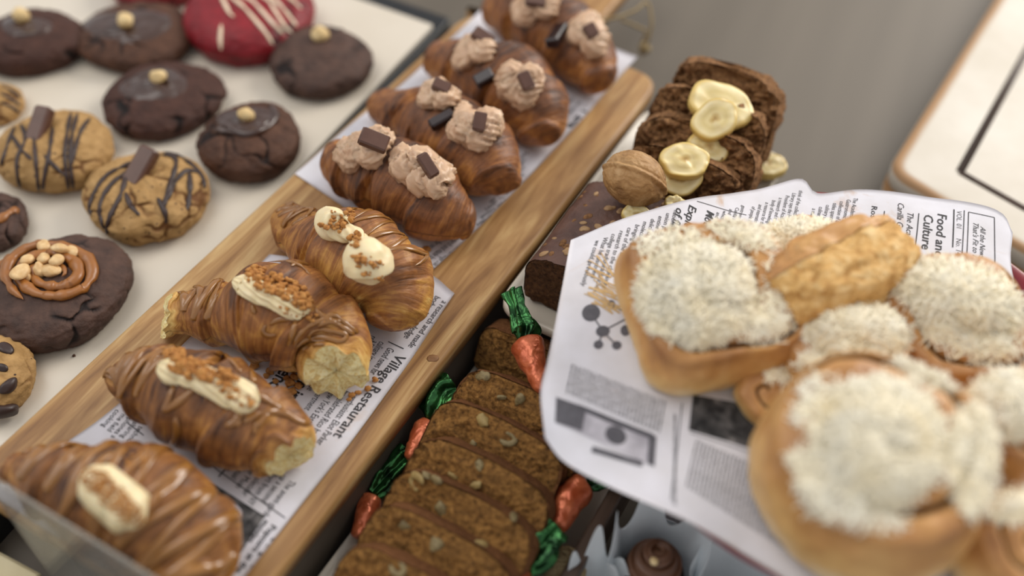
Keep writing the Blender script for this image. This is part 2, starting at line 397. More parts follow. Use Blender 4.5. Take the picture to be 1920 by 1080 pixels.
# serving board: local frame origin at near right corner
BO = P(520, 1080, ZB); BO[2] = 0
BW = .1962
def bp(l, w_, z=ZB): return BO + L3*l - W3*w_ + Z3*z     # l along, w from right edge to left
END = float((P(1240, 150, ZB)-BO) @ L3)+.004; NEAR = -.046
t = root('serving_board', 'long acacia wood serving board with rounded corners, holding the row of croissants', 'serving board', bp((END+NEAR)/2, BW/2, 0))
HW0, HW1 = .072, .140
out = rounded([bp(NEAR, 0), bp(END, 0), bp(END, HW0-.012), bp(END+.025, HW0+.012), bp(END+.17, HW0+.015), bp(END+.17, HW1-.004), bp(END+.025, HW1), bp(END, HW1+.03), bp(END, BW), bp(NEAR, BW)],
              [.02, .028, .03, .02, .02, .02, .02, .03, .028, .02])
v, f = slab_poly(out, ZB-.013, ZB, .004); board = mk('board_body', v, f, M_WOOD, t)
# knot on the rim, part of the wood
k = P(812, 672, ZB); v, f = lump(k, .0035, 3, .2, 2, (1.2, .9, .12)); mk('knot', v, f, M_KNOT, t, label='dark knot in the pale rim')
v, f = slab_poly([bp(NEAR+.005, .003), bp(END-.05, .003), bp(END-.05, BW-.07), bp(NEAR+.005, BW-.07)], 0, ZB-.0135, .001)
tag(mk('plinth', v, f, M_PLINTH, smooth=False), 'dark taupe plinth box under the long wooden serving board', 'plinth')
# twine loop hanging from the handle
tw = []
def hp(x, y, z): return P(x, y, z)
for pts in ([(1120, 40, .064), (1160, 32, .066), (1190, 20, .068), (1214, 5, .07), (1222, 45, .055), (1212, 85, .035)], [(1165, 38, .062), (1190, 48, .05), (1212, 60, .045), (1204, 78, .035)]):
    tw.append(tube(spline([hp(*q) for q in pts], 30), .0014, 6))
tw.append(lump(hp(1208, 90, .03), .006, 5, .4, 2))
v, f = join(tw); tag(mk('twine_loop', v, f, M_TWINE), 'beige twine with a knot trailing off the far end of the serving board', 'twine')

# cookie tray
ZT = .03
tl = [P(812, 46, ZT), P(640, 230, ZT)]
d = tl[1]-tl[0]; d /= np.linalg.norm(d); e = V(math.cos(math.radians(154.0)), math.sin(math.radians(154.0)), 0)
a0 = tl[0]; a1 = a0+d*.60; a2 = a1+e*.62; a3 = a0+e*.62
t = root('cookie_tray', 'black tray lined with a white sheet, holding the cookies', 'tray', (a0+a2)/2*V(1, 1, 0))
def grow(c, g): 
    c = [np.asarray(x)[:2] for x in c]; m_ = sum(c)/4; return [x+(x-m_)/np.linalg.norm(x-m_)*g for x in c]
g_ = -e*.007; h_ = -d*.024
v, f = slab_poly(rounded([a0+g_+h_, a1+g_-h_, a2-g_-h_, a3-g_+h_], .004, 4), .0, ZT-.004, .002); mk('tray_base', v, f, M_BLACK, t, smooth=False)
v, f = slab_poly(rounded([a0, a1, a2, a3], .002, 3), ZT-.0045, ZT, .001); mk('white_liner', v, f, M_WHITE, t, smooth=False)

# enamel tray on the right holding the banana bread
ZE = .058
def tray(name, label, cor, z, thick, rad, rim=.003, parent_black=True, rimw=.008):
    cor = [np.asarray(c) for c in cor]; t = root(name, label, 'tray', sum(cor)/4*V(1, 1, 0))
    o0 = rounded(cor, rad, 8); n = len(o0); c0 = sum(o0)/n
    def ins(g): return [p+(c0-p)/np.linalg.norm(c0-p)*g for p in o0]
    rings = [(ins(0.006), z-thick+.002), (ins(0), z-.002), (ins(0.0005), z+rim), (ins(rimw*.4), z+rim+.001), (ins(rimw), z)]
    v = np.array([[*q, zz] for rr, zz in rings for q in rr]); f = gridf(len(rings), n, True); f.append(list(range((len(rings)-1)*n, len(rings)*n)))
    mk('tray_surface', v, f, M_WHITE, t)
    v, f = slab_poly(ins(.004), z-thick-.004, z-.003, .001); mk('tray_underside', v, f, M_BLACK, t, label='black underside')
    return t
e0 = P(926, 580, ZE); e1 = P(1050, 632, ZE)
de = (e1-e0)/np.linalg.norm(e1-e0); 
far = P(1478, 300, ZE); ln = float((far-e0) @ L3); wd = float((far-e0) @ W3)
c0 = e0; cc = [c0, c0+W3*wd, c0+W3*wd+L3*ln, c0+L3*ln]
tray('enamel_tray', 'white enamel tray with black underside, holding the banana bread loaf', cc, ZE, .012, .02)
v, f = box(sum(cc)/4*V(1, 1, 0)+Z3*.0204, L3*(ln/2-.03), W3*(wd/2-.03), V(0, 0, .0204), .002)
tag(mk('riser', v, f, M_SLAT, smooth=False), 'dark wooden riser block underneath the enamel banana bread tray', 'riser')
# carrot cake tray
ZC = .012
g0 = P(905, 655, ZC); g1 = P(590, 1080, ZC); ww = float((P(1180, 905, ZC)-g0) @ W3)
gl = float((g0-g1) @ L3)+.05
ww = .132
ctray = tray('cake_tray', 'plain white tray under the sliced carrot cake', [g0+W3*.003, g0-L3*gl+W3*.003, g0-L3*gl+W3*ww, g0+W3*ww], ZC, .007, .012, .002)

# distressed white board at the right
zw = .05
q0 = P(1662, 318, zw); qa = P(1868, -8, zw); qb = P(1935, 478, zw)
ua = (qa-q0); ub = (qb-q0); ua /= np.linalg.norm(ua); ub /= np.linalg.norm(ub)
cor = [q0, q0+ub*.42, q0+ub*.42+ua*.5, q0+ua*.5]
t = root('painted_panel', 'distressed white painted wooden panel with a routed groove, lying at the right', 'panel', sum(cor)/4*V(1, 1, 0))
o0 = rounded(cor, .022, 8); n = len(o0); c0 = sum(o0)/n; p0_ = np.array(o0)
nx = np.roll(p0_, -1, 0)-np.roll(p0_, 1, 0); nr = np.stack([nx[:, 1], -nx[:, 0]], 1); nr /= np.linalg.norm(nr, axis=1)[:, None]
if ((p0_-c0)*nr).sum() < 0: nr = -nr
rings = [(0, zw-.03, .2), (.0, zw-.022, 1.), (-.003, zw-.019, .9), (-.001, zw-.016, .2), (0, zw-.006, .2), (-.002, zw-.001, 1.2), (-.005, zw, .8), (-.012, zw, .25), (-.016, zw, 0)]
v = np.array([[*(p0_[i]+nr[i]*o), z] for o, z, _ in rings for i in range(n)]); wear = np.repeat([r[2] for r in rings], n)
f = gridf(len(rings), n, True); f.append(list(range((len(rings)-1)*n, len(rings)*n))); mk('panel_board', v, f, M_WPAINT, t, attr={'wear': wear})
gi = [q0+ua*.045+ub*.052, q0+ua*.045+ub*.39, q0+ua*.46+ub*.39, q0+ua*.46+ub*.052]
gp = []
for a_, b_ in zip(gi, gi[1:]+gi[:1]): gp.append(tube([a_+Z3*-.0005, b_+Z3*-.0005], .0042, 6, .4))
v, f = join(gp); mk('groove', v, f, M_SLAT, t, label='dark routed groove')
v, f = box(sum(cor)/4*V(1, 1, 0)+Z3*.0105, ua*.2, ub*.16, V(0, 0, .0095), .002); mk('batten', v, f, M_SLAT, t)

# ---------------------------------------------------------------- paper and print
def sheet(name, label, sides, z, wav, mat, thick=.0003, N=60, zf=None):
    """four side polylines in picture pixels: near, right, far, left -> Coons patch at height z"""
    T_, R_, B_, L_ = [np.array([P(*q, z)[:2] for q in spline(s_, N)]) if len(s_) > 1 else None for s_ in sides]   # top(l->r), right(t->b), bottom(l->r), left(t->b)
    s_ = np.linspace(0, 1, N); S, Tt = np.meshgrid(s_, s_)    # S along top, Tt down
    top = T_[None, :, :]; bot = B_[None, :, :]; lf = L_[:, None, :]; rt = R_[:, None, :]
    S3 = S[..., None]; T3 = Tt[..., None]
    X = (1-T3)*top+T3*bot+(1-S3)*lf+S3*rt-((1-S3)*(1-T3)*T_[0]+S3*(1-T3)*T_[-1]+(1-S3)*T3*B_[0]+S3*T3*B_[-1])
    zz = z+wav*(fbm(np.concatenate([X*18, np.zeros(X.shape[:2]+(1,))], -1), 5)+.6)
    if zf is not None: zz = zz+zf(S, Tt, X)
    top_ = np.concatenate([X, zz[..., None]], -1).reshape(-1, 3); bot_ = top_-V(0, 0, thick)
    f = gridf(N, N); f2 = [tuple(a+N*N for a in q[::-1]) for q in f]
    edge = list(range(N))+[i*N+N-1 for i in range(1, N)]+[(N-1)*N+i for i in range(N-2, -1, -1)]+[i*N for i in range(N-2, 0, -1)]
    f3 = [(edge[i], edge[(i+1) % len(edge)], edge[(i+1) % len(edge)]+N*N, edge[i]+N*N) for i in range(len(edge))]
    o = root(name, label, 'paper', np.append(X.reshape(-1, 2).mean(0), z))
    mk('paper_sheet', np.vstack([top_, bot_]), f+f2+f3, mat, o); T = BVHTree.FromPolygons([tuple(a) for a in top_], f)
    return o, T, z
def glyphs(body):
    cu = bpy.data.curves.new('t', 'FONT'); cu.body = body; cu.size = 1; cu.resolution_u = 2; cu.offset = glyphs.off; cu.shear = glyphs.sh
    ob = bpy.data.objects.new('t', cu); C.objects.link(ob); me = bpy.data.meshes.new_from_object(ob.evaluated_get(bpy.context.evaluated_depsgraph_get()))
    v = np.array([list(q.co) for q in me.vertices]); f = [tuple(p.vertices) for p in me.polygons]
    bpy.data.objects.remove(ob); bpy.data.curves.remove(cu); bpy.data.meshes.remove(me); return v, f
glyphs.off = 0.; glyphs.sh = 0.
def text(sh, lines, p0, p1, adv, acc, off=0.0, shear=0., lift=.00025, fill=False):
    """first baseline runs p0 -> p1 (pixels), adv = pixel step to the next baseline"""
    o, T, z = sh; a = P(*p0, z); b = P(*p1, z); c = P(p0[0]+adv[0], p0[1]+adv[1], z); x = b-a; dn = c-a
    glyphs.off = off; glyphs.sh = shear; G = [glyphs(s_) for s_ in lines]; wmax = max(g[0][:, 0].max() for g in G)
    ux = x/np.linalg.norm(x); up = -(dn-ux*(dn @ ux)); ls = np.linalg.norm(up); up /= ls
    sx = np.linalg.norm(x)/wmax
    for k, (gv, gf) in enumerate(G):
        s_ = np.linalg.norm(x)/gv[:, 0].max() if fill else sx
        q = a+dn*k+np.outer(gv[:, 0]*s_, ux)+np.outer(gv[:, 1]*ls*1.0, up)
        keep = []; ok = True; ovs = []
        for pnt in q:
            h, nn = drop(T, pnt[0], pnt[1])
            ovs.append(h+V(0, 0, lift) if h is not None else pnt*0); keep.append(h is not None)
        gf2 = [g for g in gf if all(keep[i] for i in g)]
        if gf2: acc.append((np.array(ovs), gf2))
def rule(sh, p0, p1, wpx, acc, lift=.00025, n=12):
    o, T, z = sh; a = P(*p0, z); b = P(*p1, z); x = b-a; s_ = np.cross(x, Z3); s_ *= px2m(wpx, a)/np.linalg.norm(s_)/2
    v = []; 
    for t_ in np.linspace(0, 1, n):
        for g in (-1, 1):
            q = a+x*t_+s_*g; h, _n = drop(T, q[0], q[1]); 
            if h is None: h = q
            v.append(h+Z3*lift)
    acc.append((np.array(v), gridf(n, 2)))
def patch(sh, quad, acc, lift=.0002, n=14, ell=False):
    """pixel quad (or ellipse inside it) laid on the sheet"""
    o, T, z = sh; q = [P(*c, z) for c in quad]; s_ = np.linspace(0, 1, n); v = []; f = []
    if ell:
        m_ = sum(q)/4; rx = (q[1]-q[0]+q[2]-q[3])/4; ry = (q[3]-q[0]+q[2]-q[1])/4
        for r_ in np.linspace(0.02, 1, 5):
            for a_ in np.arange(20)*math.pi/10: v.append(m_+(rx*math.cos(a_)+ry*math.sin(a_))*r_)
        f = gridf(5, 20, True); f.append(tuple(range(20)))
    else:
        for t_ in s_:
            for u_ in s_: v.append((1-t_)*((1-u_)*q[0]+u_*q[1])+t_*((1-u_)*q[3]+u_*q[2]))
        f = gridf(n, n)
    vv = []; ok = []
    for c in v:
        h, _n = drop(T, c[0], c[1]); ok.append(h is not None); vv.append(h+Z3*lift if h is not None else c)
    acc.append((np.array(vv), [g for g in f if all(ok[i] for i in g)]))

PL, PM, PR_ = pix(bp(-.043, .176)), pix(bp(-.044, .1)), pix(bp(-.043, .016))
pa = sheet('newspaper_sheet', 'near sheet of food newspaper on the wooden board, with the Village Restaurant headline', [
    [PL, (185, 788), (350, 640), (505, 478)], [(505, 478), (640, 495), (790, 510), (852, 551)],
    [PR_, (456, 1085), (562, 950), (662, 824), (765, 682), (852, 551)], [PL, PM, PR_]], ZB+.0006, .0012, M_PAPER)
pb = sheet('newspaper_sheet', 'far sheet of food newspaper on the wooden board, under the chocolate topped croissants', [
    [(553, 326), (655, 236), (765, 148), (915, 8)], [(915, 8), (1010, 40), (1195, 108)],
    [(812, 506), (925, 400), (1060, 258), (1195, 108)], [(553, 326), (640, 385), (812, 506)]], ZB+.0006, .0012, M_PAPER)
ia = []
text(pa, ['Village Restaurant'], (745, 664), (624, 818), (-21, -15), ia, .012, fill=True)
text(pa, ['Good news for', 'culinary iconoclasts:', 'restaurant, the', "King's Food"], (728, 652), (682, 716), (-16, -11), ia, .0)
text(pa, ['enthusiasts: Eliot Parker', 'by celebrated Rico has', "in New York's East", 'of a department', 'has made', 'Marianne', 'ng to a new'], (660, 742), (592, 832), (-15, -11), ia, .0)
text(pa, ['her in', 'science'], (577, 690), (523, 758), (-30, -22), ia, .02)
rule(pa, (757, 655), (728, 642), 2, ia); rule(pa, (536, 764), (556, 738), 4, ia); rule(pa, (410, 895), (440, 862), 3, ia)
rule(pa, (380, 862), (535, 972), 2, ia); rule(pa, (240, 795), (270, 818), 2, ia)
text(pa, ['The avant-garde', 'up a second', 'effort from NY', 'last molecular', 'former Mush', 'dern casual', 'orts is the'], (545, 900), (490, 968), (-15, -10), ia, .0)
text(pa, ['The origin of', 'Popcorn at the', 'movies'], (524, 992), (455, 1082), (-14, -9), ia, .02)
text(pa, ['technology', 'sharing', 'phones a', 'me field', 'cooking'], (262, 800), (222, 846), (-11, -8), ia, .0)
text(pa, ['a research and made', 'body of knowledge', 'that will. It is a', 'culinary icon as', 'restaurant news'], (830, 565), (765, 650), (-13, -9), ia, .0)
text(pa, ['a research and', 'body of knowledge', 'second effort'], (700, 640), (660, 700), (-13, -8), ia, .0)
v, f = join(ia); mk('printed_text', v, f, M_INK, pa[0], smooth=False, label='black printed lettering')
acc = []; patch(pa, [(385, 898), (497, 968), (445, 1048), (330, 960)], acc); v, f = join(acc); pc = mk('printed_picture', v, f, M_PHOTO, pa[0], label='dark printed photograph')
acc = []; patch(pa, [(420, 935), (460, 955), (448, 985), (402, 962)], acc, .0004, ell=True); v, f = join(acc); mk('pale_figure', v, f, M_PHOTOL, pc)
ib = []
text(pb, ['body of knowledge that will', 'a research and made back', 'culinary icon for news', 'sharing technology', 'former casual effort'], (872, 452), (800, 505), (-9, -13), ib, .0)
for k in range(9):
    text(pb, [['Good news for culinary', 'celebrated casual', 'a department has made', 'by New York East side'][k % 4]], (985-k*2, 285+k*14), (940-k*8, 338+k*14), (-8, -6), ib)
text(pb, ['Village'], (1102, 196), (1062, 238), (-14, -11), ib, .03, fill=True)
for k in range(7): text(pb, [['for enthusiasts', 'second effort', 'culinary news'][k % 3]], (1085-k*12, 190-k*6), (1045-k*12, 232-k*6), (-8, -6), ib)
v, f = join(ib); mk('printed_text', v, f, M_INK, pb[0], smooth=False, label='black printed lettering')

# ---------------------------------------------------------------- croissants
def croissant(spine, mi, ends=(0, 0), seed=0, zb=ZB+.002, nb=4.4, sg=1, kz=.92):
    """spine: (px, py, radius px) measured in the photograph; ends 1 = torn open"""
    sp = spline(spine, 90)
    pts = []
    for x, y, r in sp:
        z = zb+.02
        for _ in range(6):
            p = P(x, y, z); rw = px2m(r, p); z = zb+.84*rw
        pts.append([*P(x, y, z), rw])
    q = np.array(pts)
    for k_, e in enumerate(ends):
        if e:
            rmp = sstep(.28, 0, np.linspace(0, 1, len(q)) if k_ == 0 else np.linspace(1, 0, len(q))); q[:, 2] += q[:, 3]*.22*rmp
    q = np.array([q[int(round(i))] for i in np.linspace(0, 89, 90)])
    # smooth
    for _ in range(3): q[1:-1] = (q[:-2]+2*q[1:-1]+q[2:])/4
    arc = np.r_[0, np.cumsum(np.linalg.norm(np.diff(q[:, :3], axis=0), axis=1))]; Ltot = arc[-1]
    N, K = 240, 96; ss = np.linspace(0, Ltot, N); cen = np.stack([np.interp(ss, arc, q[:, i]) for i in range(3)], 1); r = np.interp(ss, arc, q[:, 3])
    t, s_, u = frames(cen); t_ = ss/Ltot
    for k_, e in enumerate(ends):
        d = (t_ if k_ == 0 else 1-t_)*Ltot/max(r[0 if k_ == 0 else -1], .006)
        if not e: r = r*np.clip(1-(1-np.clip(d/1.0, 0, 1))**2.2, 0, 1)**.5
        else: r = r*(1+.0*d)
    th = np.arange(K)*2*math.pi/K; TH, TT = np.meshgrid(th, t_)
    # spiral layers stepping down towards the tips
    pos = (TT-.5)*2*nb*.5*sg; wob = .28*np.sin(TH+seed)+.18*noise(np.stack([np.cos(TH)*1.5, np.sin(TH)*1.5, TT*7], -1), seed)
    ph = np.abs(pos+.16*np.cos(TH))+wob*.6; fr = ph-np.floor(ph)
    step = (1-sstep(.0, .16, fr))*0+(.5-fr); edge = np.exp(-((fr-.93)/.07)**2)+np.exp(-((fr+.07)/.07)**2)
    lam = noise(np.stack([TT*Ltot*450+wob*3, np.cos(TH)*1.2+5, np.sin(TH)*1.2], -1), seed+3)
    lam2 = noise(np.stack([TT*Ltot*150, np.cos(TH)*1.4+5, np.sin(TH)*1.4], -1), seed+8)
    big = fbm(np.stack([TT*Ltot*45, np.cos(TH)*1.1, np.sin(TH)*1.1], -1), seed+5)
    blend = sstep(0, .09, fr)*(1-sstep(.93, 1, fr))
    rr = r[:, None]*(1+.13*(fr-.5)*0-.25*(fr-.45)*blend+.014*lam+.035*lam2+.09*big)
    X = cen[:, None, :]+s_[:, None, :]*(rr*np.cos(TH))[..., None]+u[:, None, :]*(rr*np.sin(TH)*np.where(np.sin(TH) > 0, kz, .8))[..., None]
    for k_, e in enumerate(ends):
        if e:
            w_ = sstep(1.3, 0, (t_ if k_ == 0 else 1-t_)*Ltot/r[0 if k_ == 0 else -1]); sg_ = -1 if k_ == 0 else 1
            hh = (X-cen[:, None, :])[..., 2]; X = X-sg_*t[:, None, :]*(hh*w_[:, None]*.62)[..., None]
            fr2 = .2*w_[:, None]*noise(np.stack([np.cos(TH)*4, np.sin(TH)*4, TT*3], -1), seed+9)*r[:, None]; X = X+sg_*t[:, None, :]*fr2[..., None]
    X[..., 2] = np.maximum(X[..., 2], zb+.0004*(1+lam2))
    bake = np.clip(.62+.42*np.sin(TH)*1.0-.35*fr+.25*big+.25*np.sin(math.pi*TT), 0, 1.25)
    for k_, e in enumerate(ends):
        if e: bake = bake-.55*sstep(.55, 0, (t_ if k_ == 0 else 1-t_)*Ltot/r[0 if k_ == 0 else -1])[:, None]*(1+.6*lam2)
    loc = cen[N//2]*V(1, 1, 0)+V(0, 0, zb)
    v = X.reshape(-1, 3); f = gridf(N, K, True); uv = np.stack([np.repeat(ss, K), np.tile(th/(2*math.pi), N)], 1)
    extra = []
    for k_, e in enumerate(ends):
        i = 0 if k_ == 0 else N-1
        if not e:
            b = len(v); v = np.vstack([v, X[i].mean(0)]); uv = np.vstack([uv, [ss[i], .5]]); bake = np.append(bake.ravel(), .4)
            f += [((b, i*K+(j+1) % K, i*K+j) if k_ == 0 else (b, i*K+j, i*K+(j+1) % K)) for j in range(K)]
        else:
            dirn = (-t[0] if k_ == 0 else t[-1])*.8+Z3*.45; ring = X[i]; c = ring.mean(0); g = []; NR = 14
            for m_ in range(NR):
                k2 = m_/(NR-1.); rad = 1.0-.97*k2
                a_ = np.arange(K)*2*math.pi/K
                fib = noise(np.stack([np.cos(a_)*7+k2*2, np.sin(a_)*7, np.full(K, k2*2.5)], -1), seed+k_)+.5*noise(np.stack([np.cos(a_)*16, np.sin(a_)*16, np.full(K, k2*6.)], -1), seed+k_)
                bul = .12*math.sin(k2*math.pi)-.12*k2
                g.append(c+(ring-c)*rad*(1.0+.0*fib[:, None])+dirn*((bul+.10*fib*(.3+k2*.5))*r[i])[:, None])
            gv = np.concatenate(g); gf = gridf(NR, K, True)+[tuple((NR-1)*K+j for j in range(K))]
            if k_ == 0: gf = [q_[::-1] for q_ in gf]
            extra.append((gv, gf))
    return dict(v=v, f=f, uv=uv, bake=np.ravel(bake), loc=loc, extra=extra, X=X, cen=cen, r=r, N=N, K=K, mi=mi, L=Ltot)
def cro_build(c, label, group='croissants on the wooden board'):
    t = root('croissant', label, 'croissant', c['loc'], group); c['root'] = t
    b = mk('pastry', c['v'], c['f'], M_CR[c['mi']], t, uv=c['uv'], attr={'bake': c['bake']})
    for gv, gf in c['extra']: mk('torn_end', gv, gf, M_CRUMB, b, label='pale yellow open end showing the crumb')
    c['pastry'] = b; c['solid'] = [(c['v'], c['f'])]; c['T'] = bvh(*c['solid']); return t
def surf(c, s_, th):
    i = min(max(s_, 0), 1)*(c['N']-1); j = (th/(2*math.pi) % 1)*c['K']; i0 = int(i); i1 = min(i0+1, c['N']-1); j0 = int(j) % c['K']; j1 = (j0+1) % c['K']; a = i-i0; b = j-int(j)
    X = c['X']; p = (1-a)*((1-b)*X[i0, j0]+b*X[i0, j1])+a*((1-b)*X[i1, j0]+b*X[i1, j1]); n = p-((1-a)*c['cen'][i0]+a*c['cen'][i1]); return p, n/np.linalg.norm(n)
def zigzag(c, s0, s1, n, A, w_, thc=math.pi/2, seed=0, skip=()):
    r_ = random.Random(seed); acc = []; pts = []; nn = []; T_ = n*14
    for k in range(T_+1):
        x = k/T_; ph = x*n*math.pi; s_ = s0+(s1-s0)*x+.012*math.sin(ph*2+1)
        th = thc+A*math.sin(ph+.0)*(1+.25*math.sin(ph*.37+seed)); p, nr = surf(c, s_, th); pts.append(p+nr*w_*.25); nn.append(nr)
    pts = np.array(pts); nn = np.array(nn); k = 8; v = []
    tt = np.gradient(pts, axis=0); tt /= np.linalg.norm(tt, axis=1)[:, None]+1e-9; sd = np.cross(tt, nn); sd /= np.linalg.norm(sd, axis=1)[:, None]+1e-9
    wd_ = w_*(.75+.5*np.abs(noise(np.stack([np.arange(len(pts))*.23, np.zeros(len(pts)), np.zeros(len(pts))], -1), seed)))*taper(len(pts), .03)
    a = np.arange(k)*2*math.pi/k
    for i in range(len(pts)): v.append(pts[i]+np.outer(np.cos(a)*wd_[i]*1.25, sd[i])+np.outer(np.sin(a)*wd_[i]*.6, nn[i]))
    return np.concatenate(v), gridf(len(pts), k, True)
def driz_px(T, lines, w_, flat=.6, lift=.25, step=4., k=8, seed=0):
    acc = []
    for ln in lines:
        ln = np.array(ln, float); Lp = np.linalg.norm(np.diff(ln, axis=0), axis=1).sum(); sp = spline(ln, max(int(Lp/step), 4)); pts = []; nn = []
        for x, y in sp:
            h, n_ = hit(T, x, y)
            if h is None: continue
            if pts and np.linalg.norm(h-pts[-1]) > .03: continue
            pts.append(h+n_*w_*lift); nn.append(n_)
        if len(pts) < 4: continue
        pts = np.array(pts); nn = np.array(nn)
        for _ in range(2): pts[1:-1] = (pts[:-2]+2*pts[1:-1]+pts[2:])/4
        tt = np.gradient(pts, axis=0); sd = np.cross(tt, nn); sd /= np.linalg.norm(sd, axis=1)[:, None]+1e-9
        wd_ = w_*(.85+.3*noise(np.stack([np.arange(len(pts))*.3, np.full(len(pts), float(seed)), np.zeros(len(pts))], -1), seed))*taper(len(pts), .08)
        a = np.arange(k)*2*math.pi/k
        v = np.concatenate([pts[i]+np.outer(np.cos(a)*wd_[i], sd[i])+np.outer(np.sin(a)*wd_[i]*flat, nn[i]) for i in range(len(pts))])
        acc.append((v, gridf(len(pts), k, True)))
    return acc
def cream(c, path, name='cream', mat=None, star=(8, .16), tw=.06, ruf=.0, seed=0, flat=.8, lift=.45, label=None, samp=70, end=.12, K=64, low=0):
    """path: (px, py, radius px)"""
    sp = spline(path, samp); pts = []; rr = []; nn = []
    for x, y, r in sp:
        h, n_ = hit(c['T'], x, y)
        if h is None: continue
        rw = px2m(r, h); pts.append(h+V(0, 0, 1)*rw*lift*.6+n_*rw*lift*.4); rr.append(rw); nn.append(n_)
    pts = np.array(pts); rr = np.array(rr); nn = np.array(nn)
    for _ in range(8): pts[1:-1] = (pts[:-2]+2*pts[1:-1]+pts[2:])/4; nn[1:-1] = (nn[:-2]+2*nn[1:-1]+nn[2:])/4
    n = len(pts); rr = rr*taper(n, end, .55); tt = np.gradient(pts, axis=0); tt /= np.linalg.norm(tt, axis=1)[:, None]+1e-9
    sd = np.cross(tt, nn); sd /= np.linalg.norm(sd, axis=1)[:, None]+1e-9; up = np.cross(sd, tt); a = np.arange(K)*2*math.pi/K; v = []
    for i in range(n):
        w_ = 1+star[1]*np.cos(star[0]*(a+tw*i))+(.1*np.sin(i*.5+2*a) if ruf else 0)
        v.append(pts[i]+np.outer(np.cos(a)*rr[i]*w_, sd[i])+np.outer(np.sin(a)*rr[i]*w_*flat, up[i]))
    v = np.concatenate(v); cc_ = np.repeat(pts, K, 0); dd = v-cc_; dl = np.linalg.norm(dd, axis=1)[:, None]+1e-9
    if ruf: 
        q = v*190; q2 = np.stack([fbm(q, seed), fbm(q, seed+9), fbm(q, seed+19)], -1)*1.6
        rid = 1-np.abs(noise(v*260+q2, seed+4))*2
        v = v+dd/dl*(ruf*rid+.5*ruf*noise(v*120, seed))[:, None]
    v = v+dd/dl*(.0005*noise(v*220, seed+1))[:, None]
    f = gridf(n, K, True); f += [tuple(range(K))[::-1], tuple((n-1)*K+j for j in range(K))]
    o = mk(name, v, f, mat or M_CREAM, c['root'], label=label); c['solid'].append((v, f)); c['T'] = bvh(*c['solid']); c['last'] = o; return o
def bar(T, p0, p1, wpx, tpx, parent, name='chocolate_piece', mat=None, tilt=0., sink=.2, brk=True, grooves=0, lean=None):
    h0, n0 = hit(T, *p0); h1, n1 = hit(T, *p1); hm, nm = hit(T, (p0[0]+p1[0])/2, (p0[1]+p1[1])/2)
    cands = [h for h in (h0, h1, hm) if h is not None]; d0 = np.mean([depth(h) for h in cands])
    # both ends on the plane through the middle hit, facing halfway between surface normal and up
    n = nm*.5+V(0, 0, 1)*.5
    if lean is not None: n = np.asarray(lean, float)
    n /= np.linalg.norm(n); mid = hm
    def onp(p): d = ray(*p); return CAM+d*(((mid-CAM) @ n)/(d @ n))
    a, b = onp(p0), onp(p1); ax = (b-a)/2; ln_ = np.linalg.norm(ax); x = ax/ln_; y = np.cross(n, x); wv = px2m(wpx, mid); tv = px2m(tpx, mid)
    if tilt: R_ = rotm(tilt, x); y = R_ @ y; n = R_ @ n
    c_ = (a+b)/2+n*tv*(.5-sink)
    v, f = box(c_, ax, y*wv/2, n*tv/2, tv*.16)
    o = mk(name, v, f, mat or M_CHOC, parent, smooth=False)
    if brk:
        sgn = -1 if (_F @ x) > 0 else 1
        v2, f2 = box(c_+x*sgn*ln_, x*.0006, y*wv/2*.86, n*tv/2*.82, .0003); v2 = v2+.0005*noise(v2*800, 3)[:, None]; mk('broken_edge', v2, f2, M_CHOCBREAK, o, label='paler broken end')
    return (v, f)
def crumbs(T, spots, count, parent, rmin=.0007, rmax=.002, seed=0, name='biscuit_crumbs', mat=None, sink=.2, stretch=0):
    r_ = random.Random(seed); acc = []
    for k in range(count):
        cx, cy, rx, ry, ang = spots[r_.randrange(len(spots))]; a = r_.uniform(0, 6.283); q = math.sqrt(r_.random()); x, y = rx*q*math.cos(a), ry*q*math.sin(a)
        h, n_ = hit(T, cx+x*math.cos(ang)-y*math.sin(ang), cy+x*math.sin(ang)+y*math.cos(ang))
        if h is None: continue
        r0 = rmin+(rmax-rmin)*r_.random()**2.2; acc.append(lump(h+n_*r0*(1-sink*2), r0, k, .5, 1 if r0 < .0012 else 2, (1, r_.uniform(.7, 1), r_.uniform(.6, 1)), fr=1.8))
    if not acc: return
    v, f = join(acc); return mk(name, v, f, mat or M_BISC, parent, kind='stuff')
def driz_obj(c, acc, name='caramel_drizzle', mat=None):
    v, f = join(acc); return mk(name, v, f, mat or M_CARAMEL, c['root'])

# nearest croissant
c1 = croissant([(15, 880, 24), (70, 892, 52), (140, 915, 84), (215, 940, 108), (290, 965, 116), (345, 1020, 108), (385, 1075, 86), (398, 1110, 66)], 0, (1, 0), 1)
cro_build(c1, 'caramel striped croissant at the near end of the board with one smooth crumb-dusted cream finger')
driz_obj(c1, [zigzag(c1, .42, .97, 13, 1.15, .0024, math.pi/2, 3), zigzag(c1, .08, .42, 4, .9, .0026, 2.0, 5)])
cream(c1, [(160, 893, 36), (190, 915, 42), (225, 945, 45), (258, 972, 44), (275, 985, 38)], 'cream', star=(5, .02), tw=0, seed=1, end=.22, label='smooth oblong finger of vanilla cream')
crumbs(c1['T'], [(185, 905, 42, 22, .6), (215, 935, 48, 24, .7), (240, 960, 35, 22, .7)], 520, c1['root'], .0004, .0011, 2)
crumbs(c1['T'], [(260, 860, 30, 12, -.6)], 40, c1['root'], .0006, .0014, 8)
